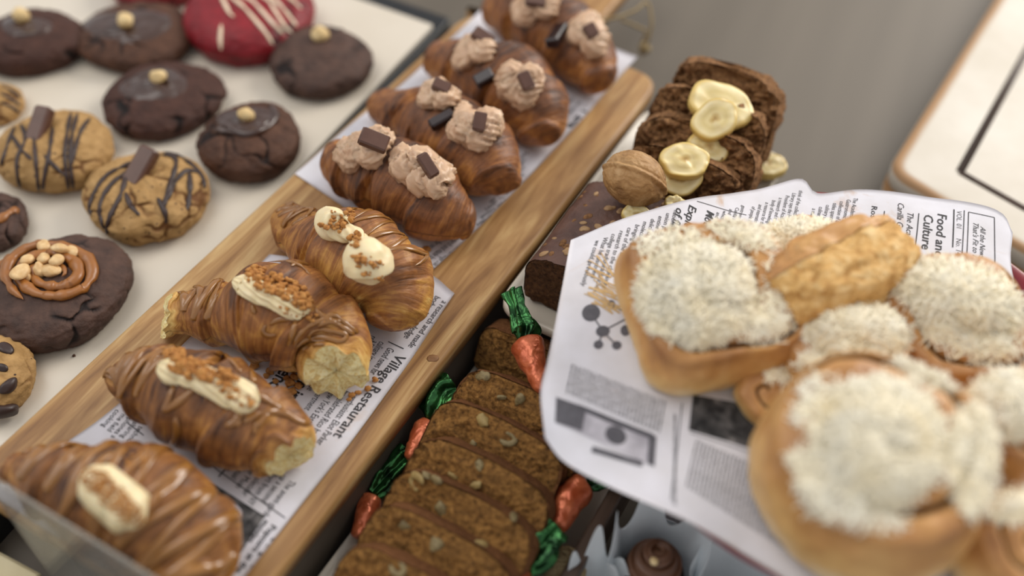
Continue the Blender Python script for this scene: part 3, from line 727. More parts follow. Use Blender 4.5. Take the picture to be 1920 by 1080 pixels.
# second
c2 = croissant([(212, 742, 38), (250, 712, 56), (320, 728, 84), (400, 765, 96), (470, 800, 90), (530, 835, 70), (548, 862, 52)], 0, (0, 1), 2)
cro_build(c2, 'caramel drizzled croissant second from the near end, right tip torn open')
driz_obj(c2, [zigzag(c2, .04, .36, 9, .9, .0021, 1.5, 7), zigzag(c2, .42, .62, 3, .5, .0018, 1.2, 4)]+driz_px(c2['T'], [
    [(330, 780), (332, 812), (322, 835)], [(430, 640), (455, 655), (470, 690), (476, 720)], [(400, 660), (430, 672), (452, 700)], [(380, 640), (420, 640), (450, 650)], [(450, 770), (442, 790), (450, 800)],
    [(455, 795), (475, 780), (505, 772), (535, 775), (560, 790), (585, 796)], [(505, 772), (490, 790), (478, 800), (478, 815)], [(420, 800), (440, 792), (450, 778), (470, 775)],
    [(470, 735), (500, 750), (530, 770)]], .0022))
cream(c2, [(303, 690, 24), (330, 703, 24), (372, 712, 23), (410, 730, 26), (450, 748, 29), (486, 762, 27)], star=(9, .15), tw=.03, seed=4, label='ridged strip of vanilla cream')
crumbs(c2['T'], [(360, 690, 42, 16, .2), (400, 702, 50, 18, .35), (330, 665, 20, 10, 0)], 330, c2['root'], .0007, .0024, 5)
crumbs(c2['T'], [(450, 745, 40, 14, .5)], 26, c2['root'], .0006, .002, 6)
# third
c3 = croissant([(315, 600, 40), (370, 590, 50), (435, 590, 68), (505, 585, 96), (565, 605, 100), (618, 645, 82), (632, 685, 66), (634, 706, 58)], 1, (1, 1), 3, kz=.9)
cro_build(c3, 'golden croissant third from the near end with crumb-topped cream strip, both tips torn open')
driz_obj(c3, [zigzag(c3, .05, .30, 6, .8, .0021, 1.6, 9)]+driz_px(c3['T'], [
    [(505, 610), (520, 600), (545, 598), (560, 605)], [(500, 608), (492, 622), (505, 630), (520, 626)], [(550, 650), (560, 628), (585, 608), (612, 598), (625, 605)], [(552, 655), (568, 640), (600, 632), (640, 640), (650, 628), (630, 622), (600, 618), (585, 622), (578, 632), (592, 640), (618, 638)],
    [(560, 665), (575, 650), (610, 645)], [(600, 600), (625, 590), (640, 600), (655, 612), (672, 625)], [(595, 612), (620, 602), (645, 615), (665, 628)], [(545, 500), (560, 492), (580, 498)], [(500, 492), (530, 488), (565, 500), (580, 515)],
    [(590, 575), (600, 590), (640, 605)], [(472, 570), (478, 590)], [(555, 600), (548, 625), (540, 650)]], .0018))
cream(c3, [(440, 530, 19), (462, 540, 20), (492, 555, 19), (520, 565, 21), (550, 578, 23), (582, 588, 20)], star=(9, .16), tw=.03, seed=5, label='ridged strip of vanilla cream')
crumbs(c3['T'], [(500, 530, 36, 20, .4), (540, 545, 44, 20, .5), (570, 565, 20, 13, .5), (480, 512, 18, 10, 0)], 330, c3['root'], .0007, .0023, 6)
crumbs(c3['T'], [(590, 600, 22, 12, 0), (560, 590, 40, 12, .3)], 26, c3['root'], .0006, .0016, 7)
# fourth
c4 = croissant([(527, 398, 26), (560, 432, 46), (605, 462, 68), (665, 485, 96), (715, 520, 96), (738, 565, 76), (735, 600, 60), (733, 622, 46)], 1, (0, 0), 4)
cro_build(c4, 'croissant fourth from the near end with a round ball of cream and thin caramel lines')
driz_obj(c4, [zigzag(c4, .03, .3, 8, .75, .0014, 1.7, 2), zigzag(c4, .46, .8, 9, .9, .0014, 2.1, 8)])
cream(c4, [(640, 408, 32), (625, 428, 32), (640, 440, 20), (665, 445, 17), (676, 462, 18), (676, 480, 20)], star=(6, .1), tw=.1, seed=6, label='twisted rope of vanilla cream')
cream(c4, [(682, 482, 34), (690, 500, 46), (697, 520, 44), (700, 533, 30)], star=(4, .025), tw=.05, seed=7, end=.3, flat=.95, lift=.6, label='round ball of vanilla cream')
crumbs(c4['T'], [(640, 405, 26, 16, 0), (625, 425, 22, 12, 0), (690, 490, 30, 14, .2), (665, 450, 12, 14, 0)], 130, c4['root'], .0007, .0022, 9)
crumbs(c4['T'], [(695, 508, 30, 14, .5)], 14, c4['root'], .0007, .002, 10)
# fifth
c5 = croissant([(605, 318, 36), (645, 312, 54), (700, 322, 74), (760, 345, 84), (815, 385, 72), (860, 408, 54), (892, 415, 44)], 2, (0, 0), 5)
cro_build(c5, 'croissant fifth from the near end with two mocha cream swirls and flat milk chocolate squares')
cream(c5, [(640, 300, 20), (652, 285, 24), (665, 305, 26), (685, 280, 28), (700, 300, 24), (715, 268, 26), (735, 275, 18)], mat=M_MOCHA, star=(7, .14), tw=.25, ruf=.0014, seed=11, label='ruffled mocha cream')
cream(c5, [(730, 310, 14), (755, 300, 24), (765, 325, 28), (790, 310, 30), (790, 345, 30), (820, 325, 28), (815, 358, 28), (838, 360, 20)], mat=M_MOCHA, star=(7, .14), tw=.25, ruf=.0014, seed=12, label='ruffled mocha cream')
bar(c5['T'], (676, 256), (726, 276), 34, 18, c5['root'], lean=(.25, -.35, .9))
bar(c5['T'], (788, 292), (814, 332), 22, 18, c5['root'], lean=(.3, -.5, .8))
# sixth
c6 = croissant([(695, 196, 26), (745, 208, 46), (800, 228, 62), (860, 262, 78), (905, 305, 74), (935, 340, 62), (942, 362, 52)], 2, (0, 0), 6)
cro_build(c6, 'croissant sixth from the near end, dark chocolate stick beside mocha cream')
cream(c6, [(790, 185, 12), (805, 195, 18), (818, 175, 22), (835, 195, 22), (852, 172, 20)], mat=M_MOCHA, star=(7, .14), tw=.25, ruf=.0013, seed=13, label='ruffled mocha cream')
cream(c6, [(870, 196, 19), (868, 225, 16), (860, 255, 22), (885, 240, 26), (895, 268, 24), (918, 235, 26), (935, 262, 16)], mat=M_MOCHA, star=(7, .14), tw=.25, ruf=.0013, seed=14, label='ruffled mocha cream')
bar(c6['T'], (812, 158), (842, 172), 24, 16, c6['root'], lean=(.25, -.35, .9)); bar(c6['T'], (902, 212), (896, 246), 24, 14, c6['root'], lean=(.1, -.6, .8))
bar(c6['T'], (808, 240), (852, 216), 22, 18, c6['root'], 'chocolate_stick', M_DARKCHOC, brk=False)
# seventh
c7 = croissant([(800, 115, 34), (850, 120, 52), (905, 140, 66), (962, 160, 76), (1000, 210, 68), (1024, 250, 48), (1032, 272, 34)], 2, (0, 0), 7)
cro_build(c7, 'croissant seventh from the near end, topped with a shiny chocolate square')
cream(c7, [(850, 110, 12), (872, 120, 20), (885, 90, 22), (905, 105, 20), (925, 75, 18), (938, 70, 10)], mat=M_MOCHA, star=(7, .14), tw=.25, ruf=.0013, seed=15, label='ruffled mocha cream')
cream(c7, [(935, 145, 14), (955, 170, 24), (960, 140, 22), (980, 185, 24), (995, 150, 24), (1010, 175, 18)], mat=M_MOCHA, star=(7, .14), tw=.25, ruf=.0013, seed=16, label='ruffled mocha cream')
bar(c7['T'], (888, 62), (920, 84), 26, 16, c7['root'], lean=(.25, -.35, .9)); bar(c7['T'], (978, 138), (992, 168), 24, 14, c7['root'], lean=(.2, -.5, .8))
bar(c7['T'], (892, 158), (925, 140), 24, 18, c7['root'], 'chocolate_stick', M_DARKCHOC, brk=False)
# eighth
c8 = croissant([(905, 25, 36), (950, 22, 52), (1005, 40, 64), (1055, 70, 70), (1100, 115, 60), (1135, 142, 50), (1152, 152, 42)], 2, (0, 0), 8)
cro_build(c8, 'farthest croissant on the board, at the rounded end, with two mocha cream swirls')
cream(c8, [(965, 10, 18), (990, 35, 20), (1005, 5, 24), (1020, 25, 20), (1040, -5, 18)], mat=M_MOCHA, star=(7, .14), tw=.25, ruf=.0013, seed=17, label='ruffled mocha cream')
cream(c8, [(1080, 40, 18), (1085, 75, 20), (1105, 50, 24), (1110, 95, 22), (1125, 70, 18), (1100, 115, 8)], mat=M_MOCHA, star=(7, .14), tw=.25, ruf=.0013, seed=18, label='ruffled mocha cream')
bar(c8['T'], (985, 0), (1020, 6), 26, 14, c8['root'], lean=(.25, -.35, .9)); bar(c8['T'], (1100, 48), (1112, 70), 24, 14, c8['root'], lean=(.2, -.5, .8))
bar(c8['T'], (1035, 88), (1056, 56), 26, 20, c8['root'], 'chocolate_stick', M_DARKCHOC, brk=False)
# loose crumbs on the paper
for k, (x, y, s_) in enumerate([(478, 690, 9), (500, 708, 7), (518, 718, 6), (508, 700, 8), (535, 735, 7), (545, 722, 10), (552, 712, 9), (560, 728, 8), (548, 738, 9), (530, 742, 6), (538, 712, 6), (660, 745, 7), (672, 740, 6), (690, 733, 7), (704, 716, 6), (655, 752, 5), (800, 470, 8), (552, 700, 6), (626, 568, 4)]):
    h, n_ = drop(pa[1], *P(x, y, ZB)[:2]);
    if h is None: h = P(x, y, ZB+.0005)
    r0 = px2m(s_, h); v, f = lump(h+Z3*r0*.55, r0, k+40, .4, 2, (1, .85, .7), fr=1.9)
    tag(mk('biscuit_crumb', v, f, M_BISC), 'brown biscuit crumb fallen on the newspaper beside the croissants', 'crumb', 'fallen biscuit crumbs')

# ---------------------------------------------------------------- cookies
def cookie(px, py, rpx, mat, label, group, h=.62, seed=0, crack=.0022, cell=.020, asp=1., rot=0., edge=.0, name='cookie', bite=None, flat=.0, z0=None):
    z0 = ZT if z0 is None else z0
    R = .04
    for _ in range(6): cen = P(px, py, z0+R*h*.42); R = px2m(rpx, cen)
    H = R*h; cen[2] = z0; N, K = 90, 150; ph = np.linspace(.002, 1, N)**.9; th = np.arange(K)*2*math.pi/K; TH, PH = np.meshgrid(th, ph)
    a = PH*math.pi*.80
    rad = np.sin(a)**.85/1.0; zz = (np.cos(a)-math.cos(math.pi*.80))/(1-math.cos(math.pi*.80)); zz = zz**.95
    rad = np.where(a > math.pi/2, 1-(1-np.sin(a))*.35, rad)
    c, s_ = math.cos(rot), math.sin(rot); ex = 1+.035*np.sin(2*TH+seed)+.03*np.sin(3*TH+seed*2)
    if bite: 
        dth = np.angle(np.exp(1j*(TH-bite[0]))); ex = ex*(1-bite[1]*np.exp(-(dth/bite[2])**2)*(.7+.3*np.cos(14*TH)))
    x = R*rad*np.cos(TH)*ex*asp; y = R*rad*np.sin(TH)*ex
    X = np.stack([c*x-s_*y, s_*x+c*y, H*zz*(1-flat*np.exp(-(rad/.5)**2))], -1)
    n_ = np.stack([X[..., 0], X[..., 1], X[..., 2]-H*.3], -1); n_ /= np.linalg.norm(n_, axis=-1)[..., None]
    wp = X*1.0+.006*np.stack([noise(X*90, seed+k) for k in range(3)], -1); d1, dd = voro(wp/cell/1.25, seed+5)
    gap = sstep(.13, .0, dd)*sstep(.05, .55, noise(X*38, seed+31)+.2)*sstep(.98, .7, PH)
    X = X+n_*(-crack*gap+.0022*fbm(X*80, seed+2)+.0007*noise(X*300, seed+3)+.0004*noise(X*600, seed+3))[..., None]
    X[..., 2] = np.clip(X[..., 2], 0, None); X = X+cen
    v = X.reshape(-1, 3); f = [q[::-1] for q in gridf(N, K, True)]; b = len(v)
    v = np.vstack([v, X[0].mean(0), X[-1].mean(0)*V(1, 1, 0)+V(0, 0, z0)]); f += [(b, j, (j+1) % K) for j in range(K)]+[(b+1, (N-1)*K+(j+1) % K, (N-1)*K+j) for j in range(K)]
    t = root(name, label, 'cookie', cen, group); cr = np.append(gap.ravel(), [gap[0].mean(), 0])
    mk('cookie_body', v, f, mat, t, attr={'crack': cr})
    k = dict(root=t, solid=[(v, f)], cen=cen, R=R, H=H); k['T'] = bvh(*k['solid']); return k
def ganache(k, px, py, rpx, rpy, seed=0, mat=None, ang=0, th=.0022, name='ganache'):
    """glossy pool following the cookie's top"""
    N, K = 16, 72; v = []
    for i in range(N):
        q = 1-i/(N-1.)*.97
        for j in range(K):
            a = j*2*math.pi/K; w_ = 1+.10*math.sin(2*a+seed)+.08*math.sin(3*a+seed*2)
            x, y = rpx*q*w_*math.cos(a), rpy*q*w_*math.sin(a); h, n_ = hit(k['T'], px+x*math.cos(ang)-y*math.sin(ang), py+x*math.sin(ang)+y*math.cos(ang))
            if h is None: h = v[-1] if v else k['cen']; n_ = Z3
            lift = th*(1-q**5)-.0004+.0012*math.exp(-((q-.78)/.12)**2)*(1+math.sin(a*1.0+seed))*.5
            v.append(h+(n_*.3+Z3*.7)*lift)
    v = np.array(v).reshape(N, K, 3)
    for _ in range(3): v[1:] = (np.roll(v, 1, 1)[1:]+v[1:]*2+np.roll(v, -1, 1)[1:])/4
    v = v.reshape(-1, 3); f = [q for q in gridf(N, K, True)]+[tuple((N-1)*K+j for j in range(K))]
    f = f if np.cross(v[K]-v[0], v[1]-v[0])[2] < 0 else [q[::-1] for q in f]
    mk(name, v, f, mat or M_GAN, k['root']); k['solid'].append((v, f)); k['T'] = bvh(*k['solid'])
def nut(k, px, py, rpx, seed=0, name='hazelnut', mat=None, sc=(1, 1, .95), label=None, stand=.5):
    h, n_ = hit(k['T'], px, py)
    if h is None: return
    r = px2m(rpx, h); v, f = lump(h+n_*r*stand, r, seed, .26, 3, sc, basis(n_, V(math.cos(seed*1.7), math.sin(seed*1.7), 0.01)), fr=1.1); mk(name, v, f, mat or M_NUT, k['root'], label=label)
def pipes(k, lines, w_, name, mat, flat=.6, label=None, many=False, lift=.25):
    acc = driz_px(k['T'], lines, w_, flat, lift=lift)
    if acc: v, f = join(acc); o = mk(name, v, f, mat, k['root'], label=label); k['solid'].append((v, f)); return o
GC = 'hazelnut topped chocolate cookies'
k = cookie(60, 78, 92, M_CK_DARK, 'dark chocolate cookie with hazelnut at the top left corner of the tray', GC, .66, 1, .004, .024); ganache(k, 48, 50, 46, 22, 1); nut(k, 40, 36, 16, 1)
k = cookie(255, 68, 104, M_CK_CHOC, 'wide chocolate cookie with hazelnut, beside the red velvet cookie', GC, .52, 2, .0035, .024); ganache(k, 240, 48, 80, 34, 2); nut(k, 237, 43, 15, 2)
k = cookie(307, 186, 108, M_CK_DARK, 'darkest chocolate cookie with ganache pool and hazelnut, overlapping the wide one behind', GC, .52, 13, .005, .026); ganache(k, 290, 158, 64, 32, 3); nut(k, 297, 152, 16, 3)
k = cookie(601, 115, 98, M_CK_PURP, 'cocoa cookie with hazelnut nearest the far corner of the tray', GC, .58, 4, .0035, .024); ganache(k, 595, 85, 66, 28, 8, M_CK_PURP, th=.0012, name='icing'); nut(k, 600, 70, 16, 4)
k = cookie(470, 266, 97, M_CK_CHOC, 'chocolate cookie with crescent of glossy ganache and hazelnut, nearest the croissants', GC, .72, 5, .0035, .024); ganache(k, 462, 226, 66, 26, 5, ang=-.1)
pipes(k, [[(398, 242), (430, 248), (470, 252), (505, 236), (518, 212), (505, 196)]], .0032, 'ganache_ripple', M_GAN); nut(k, 457, 220, 15, 5)
k = cookie(467, 34, 120, M_CK_RED, 'red velvet cookie crossed by white chocolate lines', None, .66, 6, .002, .03); k['root']['group'] = 'red velvet cookies'
pipes(k, [[(412, -12), (420, 5), (432, 28), (440, 32)], [(430, -8), (455, 12), (480, 40), (500, 65), (512, 85)], [(445, -10), (470, 0), (490, 20), (512, 45), (532, 65)], [(470, -15), (500, -2), (515, 20), (535, 52), (548, 62)], [(498, -12), (525, 10), (545, 35), (556, 50)], [(415, 45), (413, 75), (415, 95)], [(520, -15), (545, -2), (565, 18)]], .0018, 'white_chocolate_drizzle', M_WDRIZ)
k = cookie(300, -42, 92, M_CK_RED, 'red velvet cookie mostly cut off by the top edge', 'red velvet cookies', .6, 7, .002, .03)
GD = 'chocolate chip cookies with dark stripes'
k = cookie(104, 283, 104, M_CK_CHIP, 'striped chocolate chip cookie with tall chocolate piece, touching the left cookie', GD, .74, 8, .0018, .02, asp=1.0)
pipes(k, [[(30, 232), (18, 262), (2, 310)], [(38, 230), (48, 260), (32, 300), (38, 350), (60, 372)], [(62, 225), (64, 262), (70, 330), (75, 372)], [(100, 235), (92, 290), (82, 340), (80, 372)], [(135, 205), (126, 250), (122, 300), (130, 365)], [(146, 210), (135, 255), (132, 305), (138, 360)], [(170, 220), (150, 250), (130, 320)], [(82, 290), (110, 320), (125, 330)], [(20, 250), (40, 280), (60, 300)]], .0017, 'dark_drizzle', M_DRIZ)
k['T'] = bvh(*k['solid'][:1]); bar(k['T'], (90, 205), (68, 272), 32, 26, k['root'], lean=(-.1, -.5, .9))
k = cookie(277, 368, 115, M_CK_CHIP, 'broken chocolate chip cookie with chocolate piece, nearest the board edge', GD, .66, 9, .003, .02, bite=(-1.15, .12, .3))
pipes(k, [[(262, 300), (200, 330), (170, 380), (172, 405)], [(265, 310), (215, 340), (188, 385), (195, 430)], [(240, 320), (225, 370), (205, 410), (200, 440)], [(300, 290), (330, 300), (318, 350), (305, 395)], [(305, 285), (345, 298), (378, 330), (384, 355)], [(310, 380), (330, 340), (350, 320), (370, 325)], [(355, 320), (356, 360), (350, 395)], [(295, 370), (310, 400), (312, 420)], [(235, 360), (245, 385), (262, 405)]], .0021, 'dark_drizzle', M_DRIZ)
k['T'] = bvh(*k['solid'][:1]); bar(k['T'], (287, 282), (248, 350), 36, 26, k['root'], lean=(-.1, -.5, .9))
k = cookie(-8, 196, 52, M_CK_CHIP, 'striped chip cookie peeking in at the left edge', GD, .8, 10, .0018, .02)
pipes(k, [[(0, 160), (20, 168), (40, 185)], [(0, 175), (20, 185), (40, 200)], [(0, 192), (20, 200), (38, 212)]], .0015, 'dark_drizzle', M_DRIZ)
k = cookie(-18, 418, 70, M_CK_PURP, 'dark cookie with one peanut butter stripe at the left edge', 'peanut butter cookies', .8, 11, .004, .02)
pipes(k, [[(-20, 425), (0, 412), (20, 398), (36, 394)]], .0035, 'peanut_butter_icing', M_PB)
k = cookie(108, 545, 134, M_CK_PURP, 'large dark cookie with peanut butter swirl and peanuts', 'peanut butter cookies', .6, 12, .003, .026, flat=.06)
sw = []
for q in np.linspace(0, 1, 46):
    a = 2.2+q*2*math.pi*2.75; sw.append((100+(90-68*q)*math.cos(a), 514+(60-48*q)*math.sin(a)))
pipes(k, [sw], .0046, 'peanut_butter_swirl', M_PB, .75, lift=.4)
pipes(k, [[(-25, 520), (0, 500), (22, 478), (45, 455)]], .0036, 'peanut_butter_icing', M_PB)
k['T'] = bvh(*k['solid'])
for n_, (x, y, r) in enumerate([(82, 466, 15), (113, 470, 14), (136, 475, 14), (50, 490, 13), (83, 488, 13), (105, 492, 13), (70, 508, 14), (40, 514, 18), (98, 512, 17), (55, 516, 12)]): nut(k, x, y, r, n_+3, 'peanut', M_PEANUT, (1.15, .85, .6), stand=.35)
k = cookie(-32, 706, 92, M_CK_CHIP, 'thick chocolate chunk cookie at the left edge near the board', 'chocolate chip cookies with dark stripes', .8, 14, .003, .022)
for n_, (x, y, r) in enumerate([(8, 655, 15), (16, 725, 16), (5, 690, 9), (2, 770, 26)]): nut(k, x, y, r, n_+20, 'chocolate_chunk', M_DRIZ, (1.2, .8, .5), stand=.1)
v, f = lump(P(300, 708, ZT)+Z3*.0008, .0011, 3, .3, 2); h = P(139, 668, ZT); v = v-v.mean(0)+h+Z3*.0007
tag(mk('cookie_crumb', v, f, M_CK_CHOC), 'single tiny dark crumb on the white sheet below the peanut cookie', 'crumb')

# ---------------------------------------------------------------- cake and bread slices
def slice_mesh(base, wdir, tdir, updir, wid, hgt, thk, seed, crown=.16, rough=.0016, N=(44, 30, 10), top_round=3.0, pits=.0):
    """loaf slice: wid along wdir, thickness along tdir, height along updir; base is the middle of its bottom edge; returns body, crust"""
    def disp(X, nrm, a=1.):
        d = rough*a*(fbm(X*140, seed, 3)*1.6+.7*noise(X*520, seed+7))+rough*1.3*fbm(X*38, seed+2, 2)
        if pits:
            d1, dd = voro(X/.0065, seed+4); d = d-pits*a*sstep(.34, .12, d1)
        return X+nrm*d[..., None]
    n1, n2, n3 = N; th = np.linspace(0, 2*math.pi, 120, endpoint=False)
    c, s_ = np.cos(th), np.sin(th); px = wid/2*np.sign(c)*np.abs(c)**(2/7.); py = np.where(s_ > 0, (hgt/2)*np.abs(s_)**(2/top_round)+crown*hgt*np.cos(np.clip(px/wid*2, -1, 1)*math.pi/2)*np.clip(s_, 0, 1), -(hgt/2)*np.abs(s_)**(2/9.))+hgt/2
    outl = px[:, None]*wdir+py[:, None]*updir; cen = updir*hgt/2
    rings = []; nrs = []
    for q in np.linspace(.02, 1, n2): rings.append((q, -thk/2)); nrs.append(-tdir)
    for z in np.linspace(-thk/2, thk/2, n3)[1:-1]: rings.append((1.0, z)); nrs.append(None)
    for q in np.linspace(1, .02, n2): rings.append((q, thk/2)); nrs.append(tdir)
    V_ = []; outn = outl-cen; outn /= np.linalg.norm(outn, axis=1)[:, None]
    for (q, z), nn_ in zip(rings, nrs):
        r_ = cen+(outl-cen)*q+tdir*z
        nrm = np.broadcast_to(nn_, r_.shape) if nn_ is not None else outn
        V_.append(disp(r_+base, nrm, 1. if nn_ is not None else .35))
    X = np.array(V_); v = X.reshape(-1, 3); n = len(rings); f = gridf(n, 120, True)+[tuple(range(120))[::-1], tuple((n-1)*120+j for j in range(120))]
    if np.dot(np.cross(wdir, updir), tdir) < 0: f = [q[::-1] for q in f]
    # crust strip over top and sides
    lo = n2-1; hi = n2+n3-2; sel = [j for j in range(120) if s_[j] > -.2]; sel = sorted(sel, key=lambda j: th[j] if th[j] < math.pi*1.5 else th[j]-2*math.pi)
    X = X
    cr = np.array([[X[i][j]+outn[j]*.0006 for j in sel] for i in range(lo, hi+1)])
    return (v, f), (cr.reshape(-1, 3), gridf(hi-lo+1, len(sel)))
def cake_slice(name, label, cat, group, base, wdir, tdir, up, wid, hgt, thk, seed, m1, m2, **kw):
    t = root(name, label, cat, base, group); a, b = slice_mesh(base, wdir, tdir, up, wid, hgt, thk, seed, **kw)
    mk('crumb', a[0], a[1], m1, t)
    v, f = b; nrm = np.zeros_like(v); mk('crust', np.vstack([v, v+Z3*.0004]), f+[tuple(q_+len(v) for q_ in q[::-1]) for q in f], m2, t, label='smoother brown crust'); return dict(root=t, T=bvh(a, b), solid=[a, b])
# carrot cake: seven leaning slices from far to near
wd_pts = []
lean = math.radians(50)
up = Z3*math.cos(lean)+L3*math.sin(lean); td = L3*math.cos(lean)-Z3*math.sin(lean)
tops = [((884, 678), (1042, 742)), ((835, 735), (1068, 820)), ((800, 802), (1072, 880)), ((762, 862), (1040, 945)), ((718, 925), (1010, 1005)), ((668, 1000), (975, 1075)), ((615, 1072), (935, 1150))]
HG, TK = .066, .018; slices = []
names = ['farthest, walnut studded', 'second from the far end', 'third from the far end, with curled walnut halves', 'middle slice of the row', 'third from the near edge, with pale walnuts', 'second from the near edge', 'nearest, cut off by the bottom edge']
ztop = ZC+.055
W0 = float((P(*tops[2][0], ztop)-BO) @ W3)
for k, (a, b) in enumerate(tops):
    A, B = P(*a, ztop), P(*b, ztop); wid = float(np.clip(np.linalg.norm(B-A), .09, .118))
    mid = A+W3*wid/2; base = mid-up*HG+0*td; base[2] = ZC+.0085+.0006*k*0
    s_ = cake_slice('carrot_cake_slice', 'leaning carrot cake slice, %s' % names[k], 'cake slice', 'carrot cake slices in a leaning row', base, W3, td, up, wid, HG, TK, 60+k, M_CARROT, M_CARROTC, rough=.0026, crown=.05, top_round=4.5)
    slices.append(s_)
def embed(T, sl, x, y, r, seed, name, mat, sc=(1.2, .8, .5), curl=False):
    h, n_ = hit(T, x, y)
    if h is None: return
    rr = px2m(r, h); B_ = basis(n_, V(math.cos(seed), math.sin(seed), .02))
    if curl:
        a = np.linspace(.3, 5.2, 22); p = np.array([h+n_*rr*.12+B_[:, 0]*math.cos(q)*rr*.8+B_[:, 1]*math.sin(q)*rr*.55 for q in a]); v, f = tube(p, rr*.33*taper(22, .2), 8, .6, up=n_)
    else: v, f = lump(h+n_*rr*.1, rr, seed, .3, 3, sc, B_, fr=1.6)
    mk(name, v, f, mat, sl['root'])
for k, (x, y, r, cu, pale) in enumerate([(905, 705, 12, 0, 0), (975, 748, 11, 0, 0), (905, 787, 13, 0, 1), (952, 822, 18, 1, 0), (888, 832, 8, 0, 0), (900, 872, 10, 0, 0), (784, 905, 24, 1, 1), (893, 910, 10, 0, 1), (828, 955, 13, 0, 0), (800, 893, 9, 0, 0), (820, 900, 12, 0, 0), (850, 893, 9, 0, 1), (760, 985, 12, 0, 0), (903, 1020, 12, 0, 1), (820, 1018, 15, 0, 0), (745, 1065, 18, 1, 0), (940, 745, 8, 0, 0), (962, 970, 10, 0, 0)]):
    best = None
    for sl in slices:
        h, n_ = hit(sl['T'], x, y)
        if h is not None and (best is None or np.linalg.norm(h-CAM) < best[0]): best = (np.linalg.norm(h-CAM), sl)
    if best: embed(best[1]['T'], best[1], x, y, r, k, 'walnut_piece', M_WALNP if pale else M_WALN, curl=bool(cu))
lb = P(948, 700, ZC+.02); lb[2] = ZC+.003
cake_slice('carrot_cake_slice', 'small carrot cake piece lying behind the row, under the upright foil carrot', 'cake slice', None, lb+L3*.01+W3*.008, W3, L3*.9-Z3*.43, Z3*.9+L3*.43, .07, .035, .02, 80, M_CARROT, M_CARROTC, rough=.0016, crown=.05, top_round=4.5)

# banana bread
ZS = ZE+.0015
def seg(px, py, z): return P(px, py, z)
GB = 'banana bread slices'
fb = P(1040, 520, ZS+.025); fb = fb+W3*.045; fb[2] = ZS
fl = .09; bw = .118
bb = []
A0 = P(988, 470, ZS+.047)      # front top left corner of the loaf
base = A0+W3*bw/2+L3*fl/2; base[2] = ZS
b0 = cake_slice('banana_bread_loaf', 'uncut dark front piece of banana bread, sprinkled with seeds', 'bread', None, base, W3, L3, Z3, bw, .044, fl, 90, M_BANF, M_BANT, rough=.0012, crown=.10, pits=.0010); bb.append(b0)
l0 = fl+.012
for k, (tilt, dl, hh, lab, off, zz) in enumerate([(.55, .0, .056, 'banana bread slice leaning behind the walnut, under two banana rounds', .012, 0), (.5, .034, .058, 'second leaning banana bread slice, crumbly, left of the middle banana round', .010, 0), (.45, .070, .060, 'third leaning banana bread slice, under the large banana rounds', .004, 0), (.4, .106, .062, 'farthest banana bread slice, standing highest at the far end', .004, 0)]):
    up = Z3*math.cos(tilt)-L3*0+L3*math.sin(tilt); td = L3*math.cos(tilt)-Z3*math.sin(tilt)
    base = A0+W3*(bw/2+off-.009)+L3*(l0+dl); base[2] = ZS+.007
    b = cake_slice('banana_bread_slice', lab, 'bread slice', GB, base, W3, td, up, bw-.028-.004*(k == 3), hh, .022, 95+k, M_BANB, M_BANB, rough=.006, crown=.1, top_round=3.5, pits=.0016); bb.append(b)
Tb = bvh(*[q for b in bb for q in b['solid']])
# seeds on the loaf
r_ = random.Random(4); cnt = 0
while cnt < 95:
    x, y = r_.uniform(1000, 1300), r_.uniform(345, 480); h, n_ = hit(Tb, x, y)
    if h is None or n_[2] < .6: cnt += .2; continue
    rr = r_.uniform(.0018, .0034); v, f = lump(h+n_*rr*.12, rr, int(x), .18, 2, (1.1, .75, .3), basis(n_, V(r_.uniform(-1, 1), r_.uniform(-1, 1), .01))); mk('seed', v, f, M_SEED if r_.random() < .65 else M_BANB, b0['root']); cnt += 1
# walnut
h, n_ = hit(Tb, 1190, 372); cw = P(1189, 335, h[2]+.022); rw = px2m(56, cw)
vv, ff = ico(6); ax = basis(V(.25, -.55, .8), V(.95, -.3, -.1))
u_ = vv; wq = fbm(u_*3.2+4, 7, 4); q3 = u_*V(1, 1, 1); rid = 1-np.abs(noise(q3*V(2.2, 5.5, 5.5)+2*wq[:, None], 8))*1.6
seam = np.exp(-(u_[:, 1]/.07)**2); rr = 1+.035*rid+.03*wq+.07*seam-.03*np.exp(-((np.abs(u_[:, 1])-.13)/.04)**2); rr *= 1+.07*np.clip(u_[:, 0]-.8, 0, 1)/.2
v = (u_*V(1.06, .9, .86)*rr[:, None]*rw) @ ax.T+cw
t = mk('walnut', v, ff, M_SHELL); tag(t, 'whole walnut in its wrinkled shell on top of the banana bread', 'walnut')
